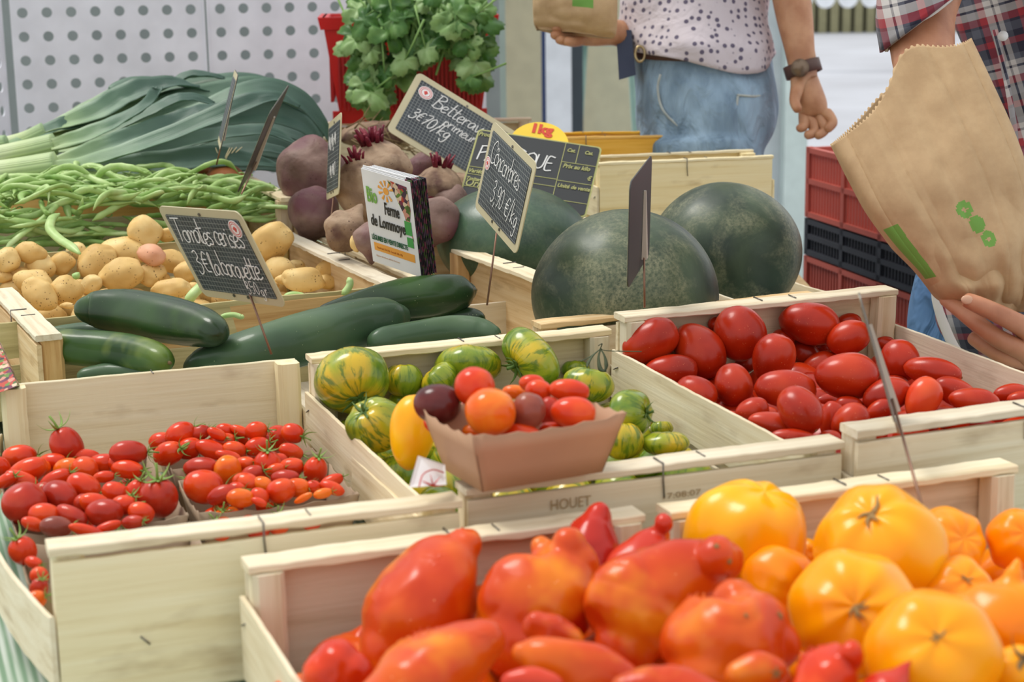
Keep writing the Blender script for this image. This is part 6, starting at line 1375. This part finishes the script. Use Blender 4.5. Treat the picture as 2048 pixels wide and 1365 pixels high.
# --- paper bags
PAPER = None
def papermat(name, c1, c2):
    q = N(name); v = q.coords((1, 1, 1), False); g = q.noise(v, 30, 5, .6); q.bump(q.noise(v, 45, 4, .6, .5), .15, .003)
    return q.set(color=q.ramp(g, [(.35, lin(c1)), (.65, lin(c2))]), rough=.7, sss=.05, sssr=(.02, .01, .005), ssss=1)
PAPER = papermat('brown_paper', (178, 146, 106), (196, 164, 122)); PGRN = plain('green_paper_print', (112, 162, 70), .7)
def pbag(name, label, rows, thick, nu, nv, prints, wr_=.006, edge=None, serr=.0025, mats=None):
    """rows: (centre px, py, depth, half vector px dx, dy, wrinkle)"""
    C = [(D(x, y, d), ri*(dx*d/F)-up*(dy*d/F), th) for x, y, d, dx, dy, th in rows]
    Cc = catmull([c[0] for c in C], nv); Aa = catmull([c[1] for c in C], nv); Th = [q.x for q in catmull([V((c[2], 0, 0)) for c in C], nv)]
    vs, fs, uv = [], [], []; n = len(Cc); fr = -fwd
    for i in range(n):
        q = i/(n-1); ax = (Cc[min(i+1, n-1)]-Cc[max(i-1, 0)]).normalized()
        for k in range(nu):
            a = 2*pi*k/nu; c_, s_ = cos(a), sin(a); cs = abs(c_)**.75*(1 if c_ > 0 else -1); front = s_ > 0
            P = Cc[i]+Aa[i]*cs+fr*(Th[i]*abs(s_)**.7*(1 if s_ > 0 else -1))
            w_ = wr_*(.03+1.9*max(0, q-.25)**1.3); P = P+fr*(w_*(abs(nz((cs*1.3+q*.8, q*3.2, 1 if front else 5), 1.5, 3))*3.2-.5)+w_*.22*nz((cs*4, q*7, front), 1.6, 8))
            P = P+fr*(.0035*(1-q)*(abs((cs*2.2+.3) % 1-.5)-.25)*4*(.5 if front else 0))
            if edge and i < nv*2: P = P-ax*(edge(cs, front)*(1-i/(nv*2))**1.5)
            P = P+fr*(.004*(1-q)**.7*abs(sin(cs*7.5+q*1.2+(0 if front else 1)))**.5)
            if i == 0: P = P-ax*(serr*(k//2 % 2))
            vs.append(P); uv.append((cs, q, front))
    for i in range(n-1):
        for k in range(nu): k2 = (k+1) % nu; fs.append((i*nu+k, (i+1)*nu+k, (i+1)*nu+k2, i*nu+k2))
    fs.append(tuple((n-1)*nu+k for k in range(nu)))
    c = Cc[n//2].copy(); me = mesh('bag', [p-c for p in vs], fs, mats=PAPER)
    me.materials.append(PGRN)
    for p in me.polygons:
        if len(p.vertices) > 4: continue
        cx_ = sum(uv[j][0] for j in p.vertices)/4; qy = sum(uv[j][1] for j in p.vertices)/4
        if uv[p.vertices[0]][2] and prints(cx_, qy, D): p.material_index = 1
    o = put(name, me, Matrix.Translation(c)); s = o.modifiers.new('thickness', 'SOLIDIFY'); s.thickness = .0006
    tag(o, label, 'bag'); return o, Cc, Aa, c
def pr1(c, q, _):
    for (a, b, r) in ((-.06, .415, .10), (.02, .475, .10), (.09, .535, .10)):
        d = sqrt(((c-a)*1.0)**2+((q-b)*3.3)**2)
        if d < r and not (abs(c-a)+abs(q-b)*5 < r*.45 and b != .475): return True
    return -.99 < c < -.86+.1*(.6-q) and .37 < q < .63
pb, Cc, Aa, cc = pbag('paper_bag', 'large brown paper bag with green prints at right, held open with an arm inside', [(1802, 188, 1.78, 138, -104, .030), (1838, 262, 1.77, 142, -92, .034), (1880, 350, 1.76, 146, -74, .038), (1918, 430, 1.76, 140, -55, .040), (1950, 505, 1.76, 122, -36, .040), (1966, 560, 1.76, 102, -22, .036), (1976, 600, 1.77, 86, -10, .026), (1984, 625, 1.78, 60, 0, .014)], .03, 420, 40, pr1, .010,
    edge=lambda c, fr_: (.034*exp(-((c-.18)/.42)**2) if fr_ else .012*exp(-((c)/.5)**2)), serr=.0022)
pbag('paper_bag', 'small brown paper bag with a green print held by the woman at the top', [(1150, -60, 2.84, 84, 10, .03), (1150, -20, 2.84, 84, 9, .032), (1150, 20, 2.84, 84, 10, .03), (1150, 55, 2.85, 82, 10, .022), (1150, 70, 2.86, 76, 8, .010)], .03, 90, 10, lambda c, q, _: -.05 < c < .42 and q < .50, .006)
# --- the person in the plaid shirt
pc = V((D(2120, 600, 2.2).x, D(2120, 600, 2.2).y, 0)); rt = tag(empty('person', pc), 'person in a rolled sleeve plaid shirt at the right edge, filling a large paper bag', 'person')
pts, ed = [], []
for q, r in ((D(2120, 600, 2.25), .10), (D(2190, 400, 2.24), .07), (D(2235, 150, 2.24), .07), (D(2215, -60, 2.22), .075), (D(2195, -190, 2.18), .055), (D(2185, -250, 2.15), .055)): pts.append((*q, r)); 
ed = [(i, i+1) for i in range(5)]
e1 = D(1880, -110, 1.93); f1 = D(1838, 30, 1.89); f2 = D(1850, 150, 1.83); w1 = D(1878, 290, 1.78); h1 = D(1900, 350, 1.775)
chain(3, [(D(2060, -130, 2.02), .060), (e1, .048), (f1, .040), (f2, .034), (w1, .024), (h1, .026, .016)]); pk = len(pts)-1
for k in range(4): chain(pk, [(D(1898+k*12, 378, 1.775), .0085), (D(1904+k*13, 402, 1.775), .0080), (D(1908+k*13, 422, 1.775), .0070)])
chain(pk-1, [(D(1870, 340, 1.77), .010), (D(1872, 366, 1.765), .0085)])
# the hand under the bag
e2 = D(2330, 620, 1.95); w2 = D(2170, 715, 1.78); p2 = D(2090, 690, 1.745)
chain(3, [(D(2330, -60, 2.15), .060), (D(2370, 300, 2.15), .050), (e2, .040), (w2, .027, .024), (p2, .036, .022)]); pk = len(pts)-1
for L in ([(2050, 655, 1.725, .0115), (2005, 632, 1.71, .0105), (1968, 615, 1.702, .0098), (1938, 602, 1.70, .0088), (1925, 598, 1.70, .0070)], [(2040, 700, 1.735, .0110), (1990, 675, 1.725, .0102), (1945, 640, 1.73, .0094), (1905, 608, 1.75, .0085), (1885, 596, 1.765, .0070)],
          [(2050, 725, 1.75, .0105), (2005, 712, 1.745, .0098), (1968, 690, 1.75, .0090), (1940, 672, 1.765, .0078)], [(2065, 745, 1.765, .0095), (2030, 740, 1.765, .0085), (2000, 725, 1.775, .0072)]):
    chain(pk, [(D(x, y, d), r) for x, y, d, r in L])
chain(pk, [(D(2090, 640, 1.77), .0125), (D(2060, 600, 1.80), .0105), (D(2035, 575, 1.81), .0085)])
hip = D(2120, 640, 2.25)
for s in (-1, 1): chain(0, [(V((pc.x+.02+s*.085, pc.y, .80)), .085), (V((pc.x+.03+s*.10, pc.y, .46)), .058), (V((pc.x+.03+s*.10, pc.y+.03, .09)), .04), (V((pc.x+.03+s*.10, pc.y-.10, .035)), .035)])
put('body', inv(rt, skin('body', pts, ed, 2, SK2)), None, rt); head(rt, D(2185, -330, 2.12), (-.5, -.85, -.2), SK2, HAIR, .10)
nl = []
for x, y, d, dx, dy in ((1934, 600, 1.6935, -1, -.35),):
    P = D(x, y, d); v, f = sphere(lambda t, p: P+ri*(sin(t)*cos(p)*.0060)+up*(sin(t)*sin(p)*.0046)-fwd*(cos(t)*.0018), 14, 8); nl.append((v, f))
put('fingernail', inv(rt, mesh('n', *merge(nl), mats=plain('fingernail', (206, 160, 130), .3))), None, rt)
fold_ = lambda a, q: 1+.02*sin(4*a+7*q)+.014*sin(9*a-12*q)
L = [(2215, -170, 210, 2.2, .6), (2215, -90, 300, 2.2, .6), (2228, 30, 312, 2.2, .6), (2250, 150, 292, 2.2, .6), (2270, 300, 262, 2.2, .65), (2230, 430, 285, 2.2, .75), (2180, 540, 305, 2.2, .85), (2165, 620, 304, 2.2, .9), (2190, 700, 295, 2.2, .9), (2215, 780, 280, 2.2, .9)]
v, f = loft(smooth_rings(rings_px(L), 8), 64, False, fold_); o = put('plaid_shirt', inv(rt, mesh('s', v, f, mats=PLA)), None, rt); s = o.modifiers.new('t', 'SOLIDIFY'); s.thickness = .003
L = [(2120, 500, 270, 2.22, .5), (2110, 570, 283, 2.22, .5), (2102, 660, 288, 2.22, .5), (2110, 760, 280, 2.22, .5)]
J = [loft(smooth_rings(rings_px(L), 5), 40, True)]
for s in (-1, 1): J.append(tube([V((pc.x+.0+s*.075, pc.y, .84)), V((pc.x+.03+s*.10, pc.y, .46)), V((pc.x+.03+s*.10, pc.y+.02, .10))], [.10, .08, .075], 24))
put('jeans', inv(rt, remeshed('jeans', J, .007, DEN2, 4)), None, rt)
# sleeves: rolled cuff round the forearm
def cuff(C_, A_, B_, name, mat, th=.003):
    rg = list(zip(catmull(C_, 6), catmull(A_, 6), catmull(B_, 6))); v, f = loft(rg, 40, False, lambda a, q: 1+.03*sin(3*a+5*q)+.015*sin(7*a)); o = put(name, inv(rt, mesh('s', v, f, mats=mat)), None, rt); s = o.modifiers.new('t', 'SOLIDIFY'); s.thickness = th
vv = lambda x, y: ri*(x*1.88/F)-up*(y*1.88/F)
cuff([D(2080, -150, 2.0), D(1960, -135, 1.93), D(1880, -90, 1.89), D(1848, -15, 1.87), D(1846, 42, 1.86)], [vv(-10, -110), vv(-50, -95), vv(-90, -40), vv(-88, 30), vv(-80, 62)], [fwd*-.055]*5, 'sleeve', PLA)
cuff([D(1852, -20, 1.872), D(1849, 30, 1.862), D(1850, 40, 1.860)], [vv(-80, 26), vv(-74, 54), vv(-73, 56)], [fwd*-.048]*3, 'rolled_lining', WCL, .004)
cuff([D(2330, -80, 2.16), D(2380, 100, 2.16), D(2385, 300, 2.12), D(2360, 420, 2.06)], [vv(-110, 10), vv(-105, 0), vv(-100, 0), vv(-95, -20)], [fwd*-.06]*4, 'sleeve', PLA)
v, f = tube(catmull([D(1990, 60, 2.04), D(2020, 200, 2.02), D(2030, 330, 2.02), D(1990, 520, 2.04)], 6), .0035, 8, .4, upv=-fwd); put('shirt_placket', inv(rt, mesh('p', v, f, mats=PLA)), None, rt)
hv = []
hemP = [(1868, 560), (1872, 600), (1888, 650), (1915, 705), (1960, 745), (2040, 775)]
v, f = tube(catmull([D(x, y, 2.045) for x, y in hemP], 6), [.003, .005, .006, .006, .006, .005], 10, .25, upv=-fwd); put('white_shirt_hem', inv(rt, mesh('h', v, f, mats=WCL)), None, rt)
for x, y in ((2006, 72),):
    v, f = tube([D(x, y, 2.0), D(x, y, 1.992)], .006, 12); put('shirt_button', inv(rt, mesh('b', v, f, mats=WHITE)), None, rt)
# white card lying at the left corner of the striped tomato crate
v, f = hexa([D(818, 976, 1.215), D(893, 970, 1.235), D(893, 970, 1.2365), D(818, 976, 1.2165), D(836, 912, 1.245), D(890, 930, 1.262), D(890, 930, 1.2635), D(836, 912, 1.2465)])
c = V(v[0]); t = tag(put('paper_card', mesh('c', [p-c for p in v], f, False, PAP), Matrix.Translation(c)), 'white paper card with a red emblem under the left end of the card punnet', 'card')
vs = []
for k in range(7):
    a = k*.9; C_ = D(866, 972, 1.228)-fwd*.001-c; vs.append(tube([C_, C_+ri*(.008*cos(a))+up*(.008*abs(sin(a)))], [.0016, .0003], 5, .4))
vs.append(tube(catmull([D(838, 974, 1.216)-c, D(846, 950, 1.226)-c, D(866, 940, 1.238)-c, D(888, 946, 1.245)-c], 5), .0005, 5)); put('red_emblem', mesh('e', *merge(vs), mats=REDP), None, t)
# magazine at the far left
v, f = hexa([D(-40, 800, 1.60), D(36, 772, 1.60), D(40, 772, 1.64), D(-36, 800, 1.64), D(-60, 600, 1.70), D(0, 690, 1.70), D(4, 690, 1.74), D(-56, 600, 1.74)])
c = V(v[0]); tag(put('magazine', mesh('m', [p-c for p in v], f, False, VEG), Matrix.Translation(c)), 'printed leaflet pad leaning at the far left beside the cucumber crate', 'magazine')
# ---------------------------------------------------------------- the lower layers of produce that carry the visible ones
def underlayer(key, name, meshes, r, z, nx, ny, label, cat, group, y0=.03, skip=None):
    t, W, L, He, m = CR[key]; rnd = random.Random(key)
    for i in range(nx):
        for j in range(ny):
            x = r+.006+(W-2*r-.012)*(i+.5*(j % 2)*.6)/(nx-.7 if nx > 1 else 1); y = y0+r+(L-2*r-y0*2)*j/(ny-1)
            if x > W-r-.004 or (key == 'potato' and x > .30): continue
            P = V((x+rnd.uniform(-.003, .003), y+rnd.uniform(-.003, .003), z+rnd.uniform(-.004, .004)))
            R_ = Matrix.Rotation(rnd.uniform(0, 6.28), 4, 'Z') @ Matrix.Rotation(rnd.uniform(.6, 1.57), 4, 'X')
            o = put(name, meshes[rnd.randrange(len(meshes))], m @ Matrix.Translation(P) @ R_); tag(o, label, cat, group)
def sized(me, s, mat):
    m = me.copy(); m.transform(Matrix.Diagonal((*s, 1))); m.materials.clear(); m.materials.append(mat); return m
underlayer('plum', 'plum_tomato', [sized(PL[i], (.030, .030, .029), T_PLUM) for i in (0, 1)], .024, .052, 6, 8, 'red plum tomato in the lower layer of the right crate', 'tomato', 'plum tomatoes in the right crate')
underlayer('orange', 'orange_tomato', [sized(ORM[i], (.036, .036, .034), T_ORD) for i in (0, 2)], .037, .048, 4, 6, 'orange tomato in the lower layer of the front right crate', 'tomato', 'orange tomatoes in the front right crate')
underlayer('red', 'horned_tomato', [sized(PL[i], (.040, .040, .042), T_CORN) for i in (0, 2)], .034, .046, 4, 6, 'horned tomato in the lower layer of the front centre crate', 'tomato', 'horned tomatoes in the front crate')
underlayer('striped', 'striped_tomato', [sized(ZBM[i], (.028, .028, .028), T_ZEB) for i in (0, 1)], .030, .044, 5, 7, 'green striped tomato in the lower layer of the middle crate', 'tomato', 'green striped tomatoes in the middle crate')
underlayer('potato', 'potato', [sized(PTM[i], (.028, .028, .030), POT) for i in (0, 1, 3)], .032, .052, 6, 9, 'yellow potato in the lower layer of its crate', 'potato', 'potatoes in the crate')
